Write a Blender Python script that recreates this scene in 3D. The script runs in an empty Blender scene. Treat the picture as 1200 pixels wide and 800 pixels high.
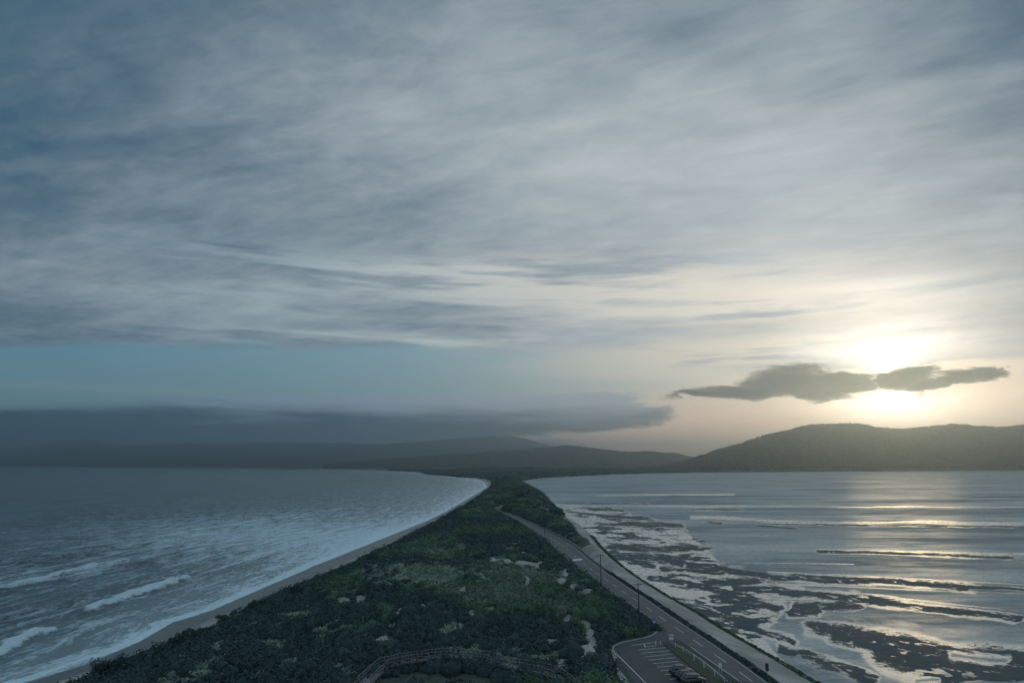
import bpy, bmesh, math
import numpy as np
from mathutils import Vector, Matrix
S = bpy.context.scene
C = S.collection
rng = np.random.default_rng(7)
PI = math.pi

# ------------------------------------------------------------------ camera model
H = 42.0; F = 800.0; TH = math.atan(144 / 800.0)
cT, sT = math.cos(TH), math.sin(TH)

def P(px, py, z=0.0):
    """point of the photograph -> world point at height z"""
    xc, yc = (px - 600) / F, (400 - py) / F
    dy, dz = cT - yc * sT, sT + yc * cT
    t = (z - H) / dz
    return (xc * t, dy * t, z)

def PY(px, py, Y):
    """point of the photograph -> world point at distance Y"""
    xc, yc = (px - 600) / F, (400 - py) / F
    dy, dz = cT - yc * sT, sT + yc * cT
    t = Y / dy
    return (xc * t, Y, H + dz * t)

def pix(x, y, z):
    """world -> photograph coordinates"""
    dz = z - H
    fwd = y * cT + dz * sT
    up = -y * sT + dz * cT
    return 600 + F * x / fwd, 400 - F * up / fwd

def azel(px, py):
    xc, yc = (px - 600) / F, (400 - py) / F
    dy, dz = cT - yc * sT, sT + yc * cT
    n = math.sqrt(xc * xc + dy * dy + dz * dz)
    return math.degrees(math.atan2(xc, dy)), math.degrees(math.asin(dz / n))

SUN_AZ, SUN_EL = azel(1045, 446)
sa, se = math.radians(SUN_AZ), math.radians(SUN_EL)
SUN = (math.sin(sa) * math.cos(se), math.cos(sa) * math.cos(se), math.sin(se))

# ------------------------------------------------------------------ numpy noise
def _h(ix, iy, seed):
    n = (ix.astype(np.int64) * 374761393 + iy.astype(np.int64) * 668265263 + seed * 1442695041) & 0xffffffff
    n = ((n ^ (n >> 13)) * 1274126177) & 0xffffffff
    n = n ^ (n >> 16)
    return (n & 0xffff) / 65535.0

def vnoise(x, y, seed=0):
    ix, iy = np.floor(x), np.floor(y)
    fx, fy = x - ix, y - iy
    fx = fx * fx * (3 - 2 * fx); fy = fy * fy * (3 - 2 * fy)
    a = _h(ix, iy, seed); b = _h(ix + 1, iy, seed); c = _h(ix, iy + 1, seed); d = _h(ix + 1, iy + 1, seed)
    return (a * (1 - fx) + b * fx) * (1 - fy) + (c * (1 - fx) + d * fx) * fy

def fbm(x, y, o=4, seed=0):
    x = np.asarray(x, float); y = np.asarray(y, float)
    s = 0; a = .5; t = 0
    for i in range(o):
        s = s + a * vnoise(x, y, seed + i * 17); t += a
        a *= .5; x = x * 2.03 + 11.3; y = y * 2.03 + 5.7
    return s / t

def sstep(a, b, x):
    t = np.clip((x - a) / (b - a), 0, 1)
    return t * t * (3 - 2 * t)

def seg_dist(px, py, pts, aspect=1.0):
    """distance to a polyline; returns distance and parameter (index)"""
    best = np.full(np.shape(px), 1e9); par = np.zeros(np.shape(px))
    for i in range(len(pts) - 1):
        ax, ay = pts[i][0], pts[i][1] * aspect; bx, by = pts[i + 1][0], pts[i + 1][1] * aspect
        dx, dy = bx - ax, by - ay
        t = np.clip(((px - ax) * dx + (py * aspect - ay) * dy) / (dx * dx + dy * dy + 1e-9), 0, 1)
        d = np.hypot(px - ax - t * dx, py * aspect - ay - t * dy)
        m = d < best
        best = np.where(m, d, best); par = np.where(m, i + t, par)
    return best, par

def inpoly(x, y, poly):
    r = np.zeros(np.shape(x), bool)
    n = len(poly)
    for i in range(n):
        x1, y1 = poly[i][:2]; x2, y2 = poly[(i + 1) % n][:2]
        c = ((y1 > y) != (y2 > y)) & (x < (x2 - x1) * (y - y1) / (y2 - y1 + 1e-12) + x1)
        r ^= c
    return r

# ------------------------------------------------------------------ mesh helpers
def npmesh(name, V, Fc, mat=None, attrs=None, smooth=True):
    V = np.asarray(V, np.float32).reshape(-1, 3); Fc = np.asarray(Fc, np.int32)
    k = Fc.shape[1]
    me = bpy.data.meshes.new(name)
    me.vertices.add(len(V)); me.vertices.foreach_set('co', V.ravel())
    me.loops.add(Fc.size); me.loops.foreach_set('vertex_index', Fc.ravel())
    me.polygons.add(len(Fc))
    me.polygons.foreach_set('loop_start', np.arange(0, Fc.size, k, dtype=np.int32))
    me.update(calc_edges=True)
    if smooth:
        me.polygons.foreach_set('use_smooth', np.ones(len(Fc), bool))
    for n, a in (attrs or {}).items():
        a = np.asarray(a, np.float32)
        if a.ndim == 1:
            at = me.attributes.new(n, 'FLOAT', 'POINT'); at.data.foreach_set('value', a)
        else:
            at = me.attributes.new(n, 'FLOAT_VECTOR', 'POINT'); at.data.foreach_set('vector', a.ravel())
    me.validate()
    o = bpy.data.objects.new(name, me); C.objects.link(o)
    if mat: me.materials.append(mat)
    return o

def grid_faces(r, c):
    i = np.arange(r * c).reshape(r, c)
    return np.stack([i[:-1, :-1], i[:-1, 1:], i[1:, 1:], i[1:, :-1]], -1).reshape(-1, 4)

class MB:
    def __init__(s): s.bm = bmesh.new()
    def box(s, c, size, rot=None, bevel=0):
        m = Matrix.Translation(Vector(c)) @ (rot.to_4x4() if rot else Matrix()) @ Matrix.Diagonal((*size, 1))
        r = bmesh.ops.create_cube(s.bm, size=1, matrix=m)
        if bevel:
            es = list({e for v in r['verts'] for e in v.link_edges})
            bmesh.ops.bevel(s.bm, geom=es, offset=bevel, segments=2, affect='EDGES', profile=.5)
        return s
    def bar(s, a, b, w, h=None):
        a, b = Vector(a), Vector(b); d = b - a
        q = d.to_track_quat('X', 'Z').to_matrix()
        return s.box((a + b) / 2, (d.length, w, h or w), q)
    def tube(s, a, b, r0, r1=None, n=10):
        a, b = Vector(a), Vector(b); d = b - a
        m = Matrix.Translation((a + b) / 2) @ d.to_track_quat('Z', 'Y').to_matrix().to_4x4()
        bmesh.ops.create_cone(s.bm, cap_ends=True, segments=n, radius1=r0, radius2=r0 if r1 is None else r1, depth=d.length, matrix=m)
        return s
    def poly(s, pts):
        s.bm.faces.new([s.bm.verts.new(p) for p in pts]); return s
    def prism(s, prof, axis_pts):
        """prof: list of (x,z) ; axis_pts: list of (y, scale_x, scale_z, base) """
        rings = []
        for (y, w, zb) in axis_pts:
            rings.append([s.bm.verts.new((p[0] * w, y, p[1] * zb)) for p in prof])
        n = len(prof)
        for a, b in zip(rings[:-1], rings[1:]):
            for i in range(n):
                s.bm.faces.new((a[i], a[(i + 1) % n], b[(i + 1) % n], b[i]))
        s.bm.faces.new(rings[0]); s.bm.faces.new(rings[-1][::-1]); return s
    def build(s, name, mat, parent=None, smooth=False):
        bmesh.ops.recalc_face_normals(s.bm, faces=s.bm.faces)
        me = bpy.data.meshes.new(name); s.bm.to_mesh(me); s.bm.free()
        if smooth:
            for p in me.polygons: p.use_smooth = True
        o = bpy.data.objects.new(name, me); C.objects.link(o); me.materials.append(mat)
        if parent: o.parent = parent
        return o

def tag(o, label=None, cat=None, group=None, kind=None):
    if label: o['label'] = label
    if cat: o['category'] = cat
    if group: o['group'] = group
    if kind: o['kind'] = kind
    return o

def empty(name, loc=(0, 0, 0), rz=0.0):
    o = bpy.data.objects.new(name, None); C.objects.link(o)
    o.location = loc; o.rotation_euler = (0, 0, rz); o.empty_display_size = .3
    return o

def copy_tree(o, parent=None):
    c = o.copy(); C.objects.link(c); c.parent = parent
    for ch in [x for x in bpy.data.objects if x.parent == o]:
        copy_tree(ch, c)
    return c

# ------------------------------------------------------------------ shader helpers
def lin(r, g, b):
    f = lambda v: (v / 255 / 12.92) if v / 255 <= .04045 else ((v / 255 + .055) / 1.055) ** 2.4
    return (f(r), f(g), f(b))

class T:
    """small expression builder over a node tree"""
    def __init__(s, tree): s.t = tree; s.n = tree.nodes; s.l = tree.links
    def _in(s, sock, v):
        if isinstance(v, X): v = v.s
        if isinstance(v, bpy.types.NodeSocket): s.l.new(v, sock)
        elif v is not None:
            if isinstance(v, (tuple, list)) and len(v) == 3 and sock.type == 'RGBA': v = (*v, 1)
            sock.default_value = v
    def node(s, ty, ins=None, **props):
        n = s.n.new(ty)
        for k, v in props.items(): setattr(n, k, v)
        for k, v in (ins or {}).items(): s._in(n.inputs[k], v)
        return n
    def m(s, op, a, b=None, c=None):
        n = s.n.new('ShaderNodeMath'); n.operation = op
        s._in(n.inputs[0], a)
        if b is not None: s._in(n.inputs[1], b)
        if c is not None: s._in(n.inputs[2], c)
        return X(s, n.outputs[0])
    def mix(s, f, a, b):
        n = s.node('ShaderNodeMix', data_type='RGBA')
        s._in(n.inputs[0], f); s._in(n.inputs[6], a); s._in(n.inputs[7], b)
        return X(s, n.outputs[2])
    def add(s, a, b, f=1.0):
        n = s.node('ShaderNodeMix', data_type='RGBA', blend_type='ADD')
        s._in(n.inputs[0], f); s._in(n.inputs[6], a); s._in(n.inputs[7], b)
        return X(s, n.outputs[2])
    def scale(s, col, f):
        n = s.node('ShaderNodeVectorMath', operation='SCALE'); s._in(n.inputs[0], col); s._in(n.inputs[3], f)
        return X(s, n.outputs[0])
    def step(s, x, a, b):
        n = s.node('ShaderNodeMapRange', interpolation_type='SMOOTHSTEP')
        s._in(n.inputs['Value'], x); n.inputs['From Min'].default_value = a; n.inputs['From Max'].default_value = b
        return X(s, n.outputs[0])
    def comb(s, x, y, z=0.0):
        n = s.node('ShaderNodeCombineXYZ')
        for i, v in enumerate((x, y, z)): s._in(n.inputs[i], v)
        return X(s, n.outputs[0])
    def noise(s, vec, scale=1.0, detail=4, rough=.55, dist=0.0, lac=2.0):
        n = s.node('ShaderNodeTexNoise')
        s._in(n.inputs['Vector'], vec); s._in(n.inputs['Scale'], scale); n.inputs['Detail'].default_value = detail
        n.inputs['Roughness'].default_value = rough; n.inputs['Distortion'].default_value = dist; n.inputs['Lacunarity'].default_value = lac
        return X(s, n.outputs[0])
    def attr(s, name, vec=False):
        n = s.node('ShaderNodeAttribute', attribute_name=name)
        return X(s, n.outputs['Vector'] if vec else n.outputs['Fac'])
    def pos(s):
        return X(s, s.node('ShaderNodeNewGeometry').outputs['Position'])
    def sep(s, v):
        n = s.node('ShaderNodeSeparateXYZ'); s._in(n.inputs[0], v)
        return [X(s, o) for o in n.outputs]

class X:
    def __init__(s, t, sock): s.t = t; s.s = sock
    def __add__(s, o): return s.t.m('ADD', s, o)
    __radd__ = __add__
    def __sub__(s, o): return s.t.m('SUBTRACT', s, o)
    def __rsub__(s, o): return s.t.m('SUBTRACT', o, s)
    def __mul__(s, o): return s.t.m('MULTIPLY', s, o)
    __rmul__ = __mul__
    def __truediv__(s, o): return s.t.m('DIVIDE', s, o)
    def __rtruediv__(s, o): return s.t.m('DIVIDE', o, s)
    def max(s, o): return s.t.m('MAXIMUM', s, o)
    def min(s, o): return s.t.m('MINIMUM', s, o)
    def exp(s): return s.t.m('EXPONENT', s)
    def clamp(s):
        r = s.t.m('ADD', s, 0.0); r.s.node.use_clamp = True; return r

def material(name):
    m = bpy.data.materials.new(name); m.use_nodes = True
    t = T(m.node_tree)
    b = m.node_tree.nodes['Principled BSDF']
    return m, t, b

def simple(name, col, rough=.7, metal=0.0, var=.18, scale=3.0, bump=0.0):
    m, t, b = material(name)
    n = t.noise(t.pos(), scale, 5, .6)
    f = t.step(n, .3, .7)
    lo = tuple(c * (1 - var) for c in col); hi = tuple(min(1, c * (1 + var)) for c in col)
    t._in(b.inputs['Base Color'], t.mix(f, lo, hi))
    b.inputs['Roughness'].default_value = rough; b.inputs['Metallic'].default_value = metal
    if bump:
        bn = t.node('ShaderNodeBump', {'Height': n, 'Strength': .6, 'Distance': bump})
        t._in(b.inputs['Normal'], bn.outputs[0])
    return m
#@@SKY
# ------------------------------------------------------------------ world: sky and its clouds
def build_world():
    w = bpy.data.worlds.new('World'); S.world = w; w.use_nodes = True
    t = T(w.node_tree)
    for n in list(t.n): t.n.remove(n)
    tc = t.node('ShaderNodeTexCoord')
    d = X(t, tc.outputs['Generated'])
    x, y, z = t.sep(d)
    zc = z.max(0.004)
    R2D = 180 / PI
    az = t.m('ARCTAN2', x, y) * R2D
    el = t.m('ARCSINE', zc) * R2D
    elp = t.m('ARCTANGENT', z / y.max(.35)) * R2D
    sky = t.node('ShaderNodeTexSky', sky_type='NISHITA', sun_disc=False, sun_elevation=se, sun_rotation=sa,
                 altitude=50.0, air_density=1.2, dust_density=1.0, ozone_density=2.0)
    # angle to the sun
    dt = t.node('ShaderNodeVectorMath', operation='DOT_PRODUCT'); t._in(dt.inputs[0], d); dt.inputs[1].default_value = SUN
    a2 = (1.0 - X(t, dt.outputs['Value'])) * 2.0 * (R2D * R2D)          # deg^2
    def glow(sg): return (a2 * (-1.0 / (sg * sg))).exp()
    def ell(px, py, rx, ry, tilt=0.0, ax=az, ey=el):
        """gaussian patch given in photograph pixels"""
        a0, e0 = azel(px, py); a1, _ = azel(px + rx, py); _, e1 = azel(px, py - ry)
        da = (ax - a0) * (1 / (a1 - a0)); de = (ey - e0) * (1 / (e1 - e0))
        if tilt: de = de - da * tilt
        return da * da + de * de
    def ga(*k, **kw): return (ell(*k, **kw) * -1.0).exp()
    # noises. sheet coordinates of a high cloud layer (perspective right)
    qx = x / (zc + .06); qy = y / (zc + .06)
    ph = math.radians(-64)
    along = qx * math.sin(ph) + qy * math.cos(ph)
    across = qx * math.cos(ph) - qy * math.sin(ph)
    warp = t.noise(t.comb(along * .5, across * .5, 3.1), 1.0, 3, .5)
    streak = t.noise(t.comb(along * .42 + warp * .9, across * .80 + warp * 1.2, 1.7), 1.3, 7, .58)
    fine = t.noise(t.comb(along * 1.1 + warp * 1.2, across * 2.3, 7.7), 1.6, 6, .6)
    wisp = t.noise(t.comb(along * 2.6 + warp * 3, across * 5.4, 4.4), 1.6, 7, .66, .3)
    curl = t.noise(t.comb(qx * 1.1 + warp * 2, qy * 1.5 + warp, 6.6), 1.5, 7, .6, .9)
    blob = t.noise(t.comb(qx * .55, qy * .55, 9.0), 1.0, 5, .5, .4)
    lowst = t.noise(t.comb(az * .022, el * .30 + warp * .8, 5.0), 1.0, 6, .56, .3)     # long low streaks
    lowfine = t.noise(t.comb(az * .07, el * .9 + warp, 2.0), 1.2, 6, .6, .2)
    veilm = t.noise(t.comb(az * .035 + warp, el * .07 + warp, 12.0), 1.0, 6, .55, .5)
    bandn = t.noise(t.comb(az * .045 + warp * 1.5, el * .55 + az * .012, 8.0), 1.0, 7, .62, .6)
    puff = t.noise(t.comb(az * .16, el * .42, 4.0), 1.6, 6, .58, .5)
    wa2 = az + (puff - .5) * 3.2; we2 = el + (puff - .5) * 1.9 + (lowfine - .5) * 1.0
    gw, gm, gs = glow(34), glow(15), glow(5.2)
    # 1. clear sky between clouds
    base = t.scale(X(t, sky.outputs['Color']), 0.075)
    clear = t.mix(.62, base, t.mix(t.step(az, -42.0, 34.0), lin(98, 160, 188), lin(176, 204, 214)))
    hz = t.step(el, 9.0, 0.0)
    clear = t.mix(hz * .55, clear, t.mix(t.step(az, -8.0, 22.0), lin(142, 182, 190), lin(244, 212, 182)))
    # 2. high veil
    lightness = (.17 + gw * .42 + (streak - .5) * .46 + (fine - .5) * .46 + (wisp - .5) * .55 + (curl - .5) * .42 + (blob - .5) * .6
                 + ga(640, 210, 320, 130) * .26 + ga(900, 190, 260, 120) * .16 - ga(0, -10, 330, 190) * .22
                 + ga(260, 345, 320, 45) * .24 - ga(1240, 0, 260, 190) * .42 - ga(700, 30, 300, 60) * .05)
    lightness = t.step(lightness - .18 + (veilm - .5) * .5, -.46, 1.18)
    veil = t.mix(lightness, lin(44, 82, 106), lin(208, 214, 215))
    vop = t.step(elp + (streak - .5) * 4.4 + (fine - .5) * 1.5 + (lowst - .5) * 2.0 + ga(1000, 380, 300, 60) * 5.0, 9.3, 10.5) * .94
    col = t.mix(vop, clear, veil)
    # 3. bright sunlit bands low in the veil
    waz = az + (bandn - .5) * 16.0; wel = el + (bandn - .5) * 2.6 + (lowst - .5) * 2.2
    gw_ = lambda *k: (ell(*k, ax=waz, ey=wel) * -1.0).exp()
    bands = ((gw_(560, 318, 300, 24) * .95 + gw_(290, 345, 150, 34) * .7 + gw_(430, 397, 190, 8) * 1.2 + gw_(130, 406, 200, 7) * .8 + gw_(690, 345, 260, 34) * .8 + gw_(960, 352, 190, 26) * .9
             - gw_(470, 356, 150, 11) * .7 + ga(850, 385, 330, 42) * .62)
             * t.step(lowst + (lowfine - .5) * .75 + (bandn - .5) * .6, .34, .62)).clamp()
    col = t.mix(bands * .78, col, t.mix(t.step(az, -30.0, 25.0), lin(168, 192, 200), lin(250, 238, 218)))
    # 4. thin clouds over the horizon
    thin = ((ga(735, 430, 175, 15, -.03) * 1.3 + gw_(850, 412, 200, 12) * .6 + ga(860, 405, 200, 13) * .7 + ga(130, 455, 260, 6, .1) * .4)
            * t.step(lowst + (lowfine - .5) * .7, .33, .52)).clamp()
    col = t.mix(thin * .9, col, t.mix(t.step(az, -10.0, 20.0), lin(150, 172, 176), lin(232, 222, 202)))
    # 5. grey streaks right of the sun
    gr = ((ga(1160, 318, 150, 22, -.05) * .95 + ga(975, 348, 50, 8) * .7 + ga(880, 383, 150, 12, .03) * .7 + ga(1180, 392, 120, 26) * .7
          + ga(760, 300, 150, 14, -.05) * .35)
          * t.step(lowst + (lowfine - .5) * .5, .34, .62)).clamp()
    col = t.mix(gr * .62, col, lin(128, 134, 136))
    # 6. light of the veiled sun
    glare = (glow(2.2) * 1.2 + gs * .22) * (lowst + .5) + gm * .20 + ga(1040, 404, 120, 26, ax=wa2, ey=we2) * .85 * t.step(bandn + (lowfine - .5) * .5, .2, .6) + ga(1040, 340, 130, 16) * .45 * t.step(lowst, .35, .6) + ga(1062, 484, 112, 24, ax=wa2, ey=we2) * 3.0
    col = t.add(col, t.scale(t.comb(1.0, .87, .74), glare))
    peach = ga(860, 512, 300, 40) * .85 + ga(1160, 470, 90, 50) * .4
    col = t.mix(peach.clamp(), col, (1.45, .98, .70))
    # 7. the long cap of cloud over the left hills
    wa = az + (puff - .5) * 9.0; we = el + (puff - .5) * 1.2 + (lowfine - .5) * .8 + (lowst - .5) * 1.2
    def body(lst, ax, ey):
        f = None
        for (px, py, rx, ry, *tl) in lst:
            v = 1.0 - ell(px, py, rx, ry, *(tl or [0.0]), ax=ax, ey=ey)
            f = v if f is None else t.m('SMOOTH_MAX', f, v, .25)
        return f
    capf = body([(170, 497, 215, 25), (420, 492, 300, 29), (560, 484, 150, 22), (690, 483, 95, 22, .0), (40, 512, 260, 18), (300, 535, 420, 40), (0, 545, 400, 40), (500, 548, 190, 42)], wa, we)
    capf = capf + (t.noise(t.comb(az * .16, el * .95, 6.2), 1.3, 8, .64, .5) - .5) * .9
    capd = t.step(capf, -.14, .40)
    topl = t.step(el + (puff - .5) * 1.8 + (lowfine - .5) * 2.2 + (bandn - .5) * 1.4, azel(400, 500)[1], azel(400, 470)[1])
    capc = t.mix(topl, t.mix(t.step(az, -30.0, 14.0), lin(22, 56, 84), lin(44, 68, 84)), t.mix(t.step(az, -30.0, 10.0), lin(136, 164, 190), lin(172, 182, 190)))
    col = t.mix(capd * .97, col, capc)
    # 8. the dark cloud before the sun
    dk = body([(880, 458, 75, 12, .12), (925, 449, 60, 19), (985, 447, 62, 13, -.05), (960, 461, 45, 12), (1066, 441, 30, 13), (1085, 448, 24, 10), (1042, 441, 20, 4), (1118, 444, 40, 8, .1), (1155, 439, 30, 8), (820, 462, 40, 5)], wa2, we2)
    rag = t.noise(t.comb(az * .42, el * .95, 2.2), 1.3, 8, .66, .5)
    rag2 = t.noise(t.comb(az * 1.3, el * 2.4, 5.2), 1.3, 6, .66, .4)
    dk = dk + (rag - .5) * 1.5 + (rag2 - .5) * .9
    dkd = t.step(dk, -.40, .50)
    edge = t.step(dk, 1.1, -.1)
    dkc = t.mix((edge * .5 + (rag - .45) * .8).clamp(), lin(4, 14, 24), lin(166, 158, 146))
    col = t.mix(dkd * .995, col, dkc)
    # unseen sky overhead and behind the viewer, brightened to light the land
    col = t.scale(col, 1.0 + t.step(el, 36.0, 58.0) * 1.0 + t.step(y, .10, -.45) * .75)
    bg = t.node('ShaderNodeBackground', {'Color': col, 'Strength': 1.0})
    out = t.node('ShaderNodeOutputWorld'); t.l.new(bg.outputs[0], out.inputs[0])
build_world(); S.world.cycles.sampling_method = 'MANUAL'; S.world.cycles.sample_map_resolution = 512
w_sun = bpy.data.lights.new('sun', 'SUN'); w_sun.energy = .15; w_sun.angle = math.radians(7); w_sun.color = (1, .74, .38)
so = bpy.data.objects.new('sun', w_sun); C.objects.link(so)
so.rotation_euler = Vector(SUN).to_track_quat('Z', 'Y').to_euler()
#@@LAYOUT
# ------------------------------------------------------------------ layout curves (x as a function of distance Y)
def curve(pts, z, ext=None, near=None):
    w = [P(a, b, z) for a, b in pts]
    w = sorted((p[1], p[0]) for p in w)
    if near: w = near + w
    if ext: w = w + ext
    Y = np.array([a for a, b in w]); Xx = np.array([b for a, b in w])
    def f(y):
        y = np.asarray(y, float); r = np.interp(y, Y, Xx)
        lo = y < Y[0]
        return np.where(lo, Xx[0] + (y - Y[0]) * (Xx[1] - Xx[0]) / (Y[1] - Y[0]), r)
    return f
ZR = 3.5
xL = curve([(30, 800), (100, 778), (160, 753), (200, 730), (250, 714), (300, 692), (340, 675), (370, 662), (400, 650), (450, 630), (500, 610),
            (525, 598), (545, 586), (560, 577), (571, 570), (568, 565), (555, 560), (530, 556.5), (500, 554.6), (470, 553), (440, 552), (400, 551), (300, 549.2), (200, 548), (100, 547), (0, 546.2)], 0,
           ext=[(17500, -16000), (26000, -30000)])
xLV = curve([(105, 800), (140, 786), (205, 757), (255, 741), (305, 712), (360, 688), (400, 673), (430, 656), (465, 638), (500, 621), (530, 604), (552, 590), (570, 577), (576.5, 570)], 2.5,
            ext=[(1700, -48), (2100, -100), (3000, -370), (4200, -590), (5200, -1100), (17500, -15900), (26000, -29900)])
xR = curve([(960, 800), (905, 768), (865, 746), (825, 721), (785, 699), (748, 676), (722, 656), (706, 640), (695, 627), (680, 615), (664, 605), (648, 592), (638, 580), (628, 575), (615, 568), (607, 563)], 0,
           ext=[(2240, 112), (2800, 350), (3360, 672), (3733, 1073), (4300, 2300), (4800, 3600), (5100, 5000), (5300, 9000), (26000, 40000)])
roadL = curve([(868, 800), (845, 784), (822, 768), (800, 752), (780, 738), (758, 722), (740, 709), (720, 696), (700, 681), (680, 667), (668, 657), (655, 646), (640, 634), (615, 617), (598, 608), (580, 599)], ZR)
roadR = curve([(901, 800), (870, 777), (830, 750), (783, 719), (765, 706), (740, 690), (712, 671), (695, 659), (683, 649), (673, 640), (655, 629), (630, 617), (610, 608), (596, 600)], ZR)
xRV = curve([(705, 672), (683, 652), (677, 640), (671, 629), (664, 614), (652, 604), (643, 595), (634, 585)], 2.5)
YR0 = P(586, 600, ZR)[1]                                     # the bend of the road
bend = [P(a, b, ZR)[:2] for a, b in [(588, 601), (582, 598), (584, 594.5), (594, 591), (604, 587.5), (612, 584)]]
park = [P(a, b, ZR)[:2] for a, b in [(769, 740), (762, 745), (745, 749), (728, 753), (719, 757), (718, 762), (723, 768), (731, 780), (742, 800), (770, 850), (845, 850), (835, 800), (818, 788), (800, 772), (784, 758), (776, 754), (790, 750), (806, 754), (789, 740)]]
# sandy scars among the scrub: (px, py, rx, ry)
scars = [(a, b, c * 1.3, d * 1.3) for a, b, c, d in [(578, 655, 7, 1.6), (595, 657, 4, 3), (606, 661, 12, 2.6), (632, 662, 8, 3), (648, 666, 7, 2), (662, 668, 5, 4.5), (680, 665, 6, 2), (617, 680, 4, 5), (657, 681, 5, 3), (672, 687, 6, 2.6), (688, 692, 10, 2.4), (702, 700, 5, 3),
         (470, 716, 10, 2.6), (494, 711, 4, 3), (460, 738, 5, 7), (448, 746, 7, 2.5), (553, 718, 6, 3), (575, 713, 7, 3), (540, 733, 6, 2.4), (620, 716, 8, 2), (543, 690, 6, 2), (665, 724, 5, 2.6), (650, 752, 9, 3), (655, 775, 6, 4), (548, 763, 3, 2.4),
         (688, 745, 7, 12), (694, 757, 8, 6), (682, 764, 4, 5), (665, 770, 5, 2), (683, 728, 4, 3), (380, 745, 6, 3), (392, 755, 5, 2), (420, 700, 5, 3), (402, 702, 8, 2), (640, 700, 3, 2), (612, 648, 3, 2)]]
def scar_field(px, py, wx, wy):
    n = (fbm(wx / 2.2, wy / 4.5, 5, 51) - .5) * 4.6
    f = np.full(np.shape(px), -1.0)
    for (a, b, rx, ry) in scars:
        r = np.sqrt(((px - a) / rx) ** 2 + ((py - b) / ry) ** 2)
        f = np.maximum(f, 1.15 - r)
    return f + n * .55

walk_px = [(423, 812), (433, 798), (443, 787), (458, 781), (478, 776.5), (505, 772), (540, 771), (565, 774), (590, 779.5), (615, 785), (640, 790), (655, 796), (664, 806)]
def clear_f(x, y):
    return sstep(.54, .64, fbm(x / 4.2, y / 6.5, 4, 131)) * sstep(.44, .56, fbm(x / 34, y / 45, 2, 133))
def base_h(x, y):
    """terrain height"""
    l, lv, r = xL(y), xLV(y), xR(y)
    rl, rr = roadL(y), roadR(y)
    near = y < YR0
    # dunes between beach and road (or right shore further on)
    right = np.where(near, rl, r - 6)
    w = np.maximum(right - lv, 8)
    s = np.clip((x - lv) / w, 0, 1)
    amp = np.interp(y, [100, 150, 230, 330, 450, 700, 1000, 1300, 1700, 2500, 6000], [5.5, 5.5, 5.0, 6, 4.5, 5, 7.5, 8, 4, 5, 6])
    hump = np.power(np.clip(np.sin(PI * np.clip(s, 0, 1)), 0, 1), .62)
    rough = (fbm(x / 20, y / 20, 4, 3) - .5) * 7.0 + (fbm(x / 6, y / 6, 3, 8) - .5) * 1.2
    dune = 2.8 + hump * (amp + rough)
    cx, cy, _ = P(500, 672, 9)
    dune = dune + 3.2 * np.exp(-(((x - cx) / 34) ** 2 + ((y - cy) / 26) ** 2)) * (s > 0) * (s < 1)
    beach = np.clip((x - l) / np.maximum(lv - l, 2), -2, 1) * 2.8
    h = np.where(x < lv, beach, dune)
    # right of the road
    w2 = np.maximum(r - rr, 4)
    s2 = np.clip((x - rr) / w2, 0, 1.3)
    bank = ZR * (1 - s2 ** 1.4)
    wild = sstep(255, 300, y) * 3.0 * np.power(np.clip(np.sin(PI * np.clip(s2 * 1.35, 0, 1)), 0, 1), .8) * (0.5 + fbm(x / 14, y / 14, 3, 5))
    h = np.where(near & (x > rr - .5), bank + wild, h)
    # right shore
    h = np.where((x > r - 8) & ~near, np.minimum(h, (r - x) * .35 + .1), h)
    h = np.where(x > r, np.maximum((r - x) * .25, -2), h)
    # flatten for road
    d = np.where(near, np.maximum(np.maximum(rl - x, x - rr), 0), 1e3)
    db, _ = seg_dist(x, y, bend); d = np.minimum(d, np.maximum(db - 4.2, 0))
    dp, _ = seg_dist(x, y, park + park[:1]); dp = np.where(inpoly(x, y, park), 0, dp)
    d = np.minimum(d, dp)
    k = sstep(7.0, 1.3, d)
    h = h * (1 - k) + (ZR - .06) * k
    # lookout hill under the camera
    hill = 39.5 - .42 * np.hypot(x * .8, np.maximum(y, 0))
    return np.maximum(h, np.where(y < 130, hill, -5))

# rows shared by the sheets
def rows(y0, y1, ratio, dmin):
    r = [y0]
    while r[-1] < y1: r.append(r[-1] + max(dmin, r[-1] * ratio))
    return np.array(r)
#@@TERRAIN
# ------------------------------------------------------------------ ground
m_ground, t, b = material('dune_ground')
sand = t.attr('sand'); wet = t.attr('wet'); pale = t.attr('pale')
p = t.pos(); x__, y__, z__ = t.sep(p)
n1 = t.noise(p, .9, 6, .62); n2 = t.noise(p, .08, 4, .5); n3 = t.noise(p, 3.5, 3, .6)
sandf = t.step(sand + (n1 - .5) * .8, .38, .58)
soil = t.mix(t.step(n1, .35, .7), (.03, .045, .034), (.07, .09, .06))
soil = t.mix(pale, soil, t.mix(n1, (.08, .095, .06), (.15, .165, .11)))
sandc = t.mix(t.step(n3 + (n2 - .5), .3, .75), (.22, .21, .185), (.42, .41, .37))
wetc = t.mix(t.step(n2, .3, .7), (.055, .052, .045), (.085, .08, .068))
wrack = t.step(t.noise(t.comb(x__ * .5, y__ * .12), 1.0, 6, .65, .6), .55, .70) * .35
sandc = t.mix(wrack * t.step(wet, .9, .2), sandc, (.10, .095, .075))
g = t.mix(sandf, soil, t.mix(wet, sandc, wetc))
t._in(b.inputs['Base Color'], g)
t._in(b.inputs['Roughness'], .92 - wet * .62)
bn = t.node('ShaderNodeBump', {'Height': n1 + n3 * .4, 'Strength': .5, 'Distance': .12}); t._in(b.inputs['Normal'], bn.outputs[0])

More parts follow.
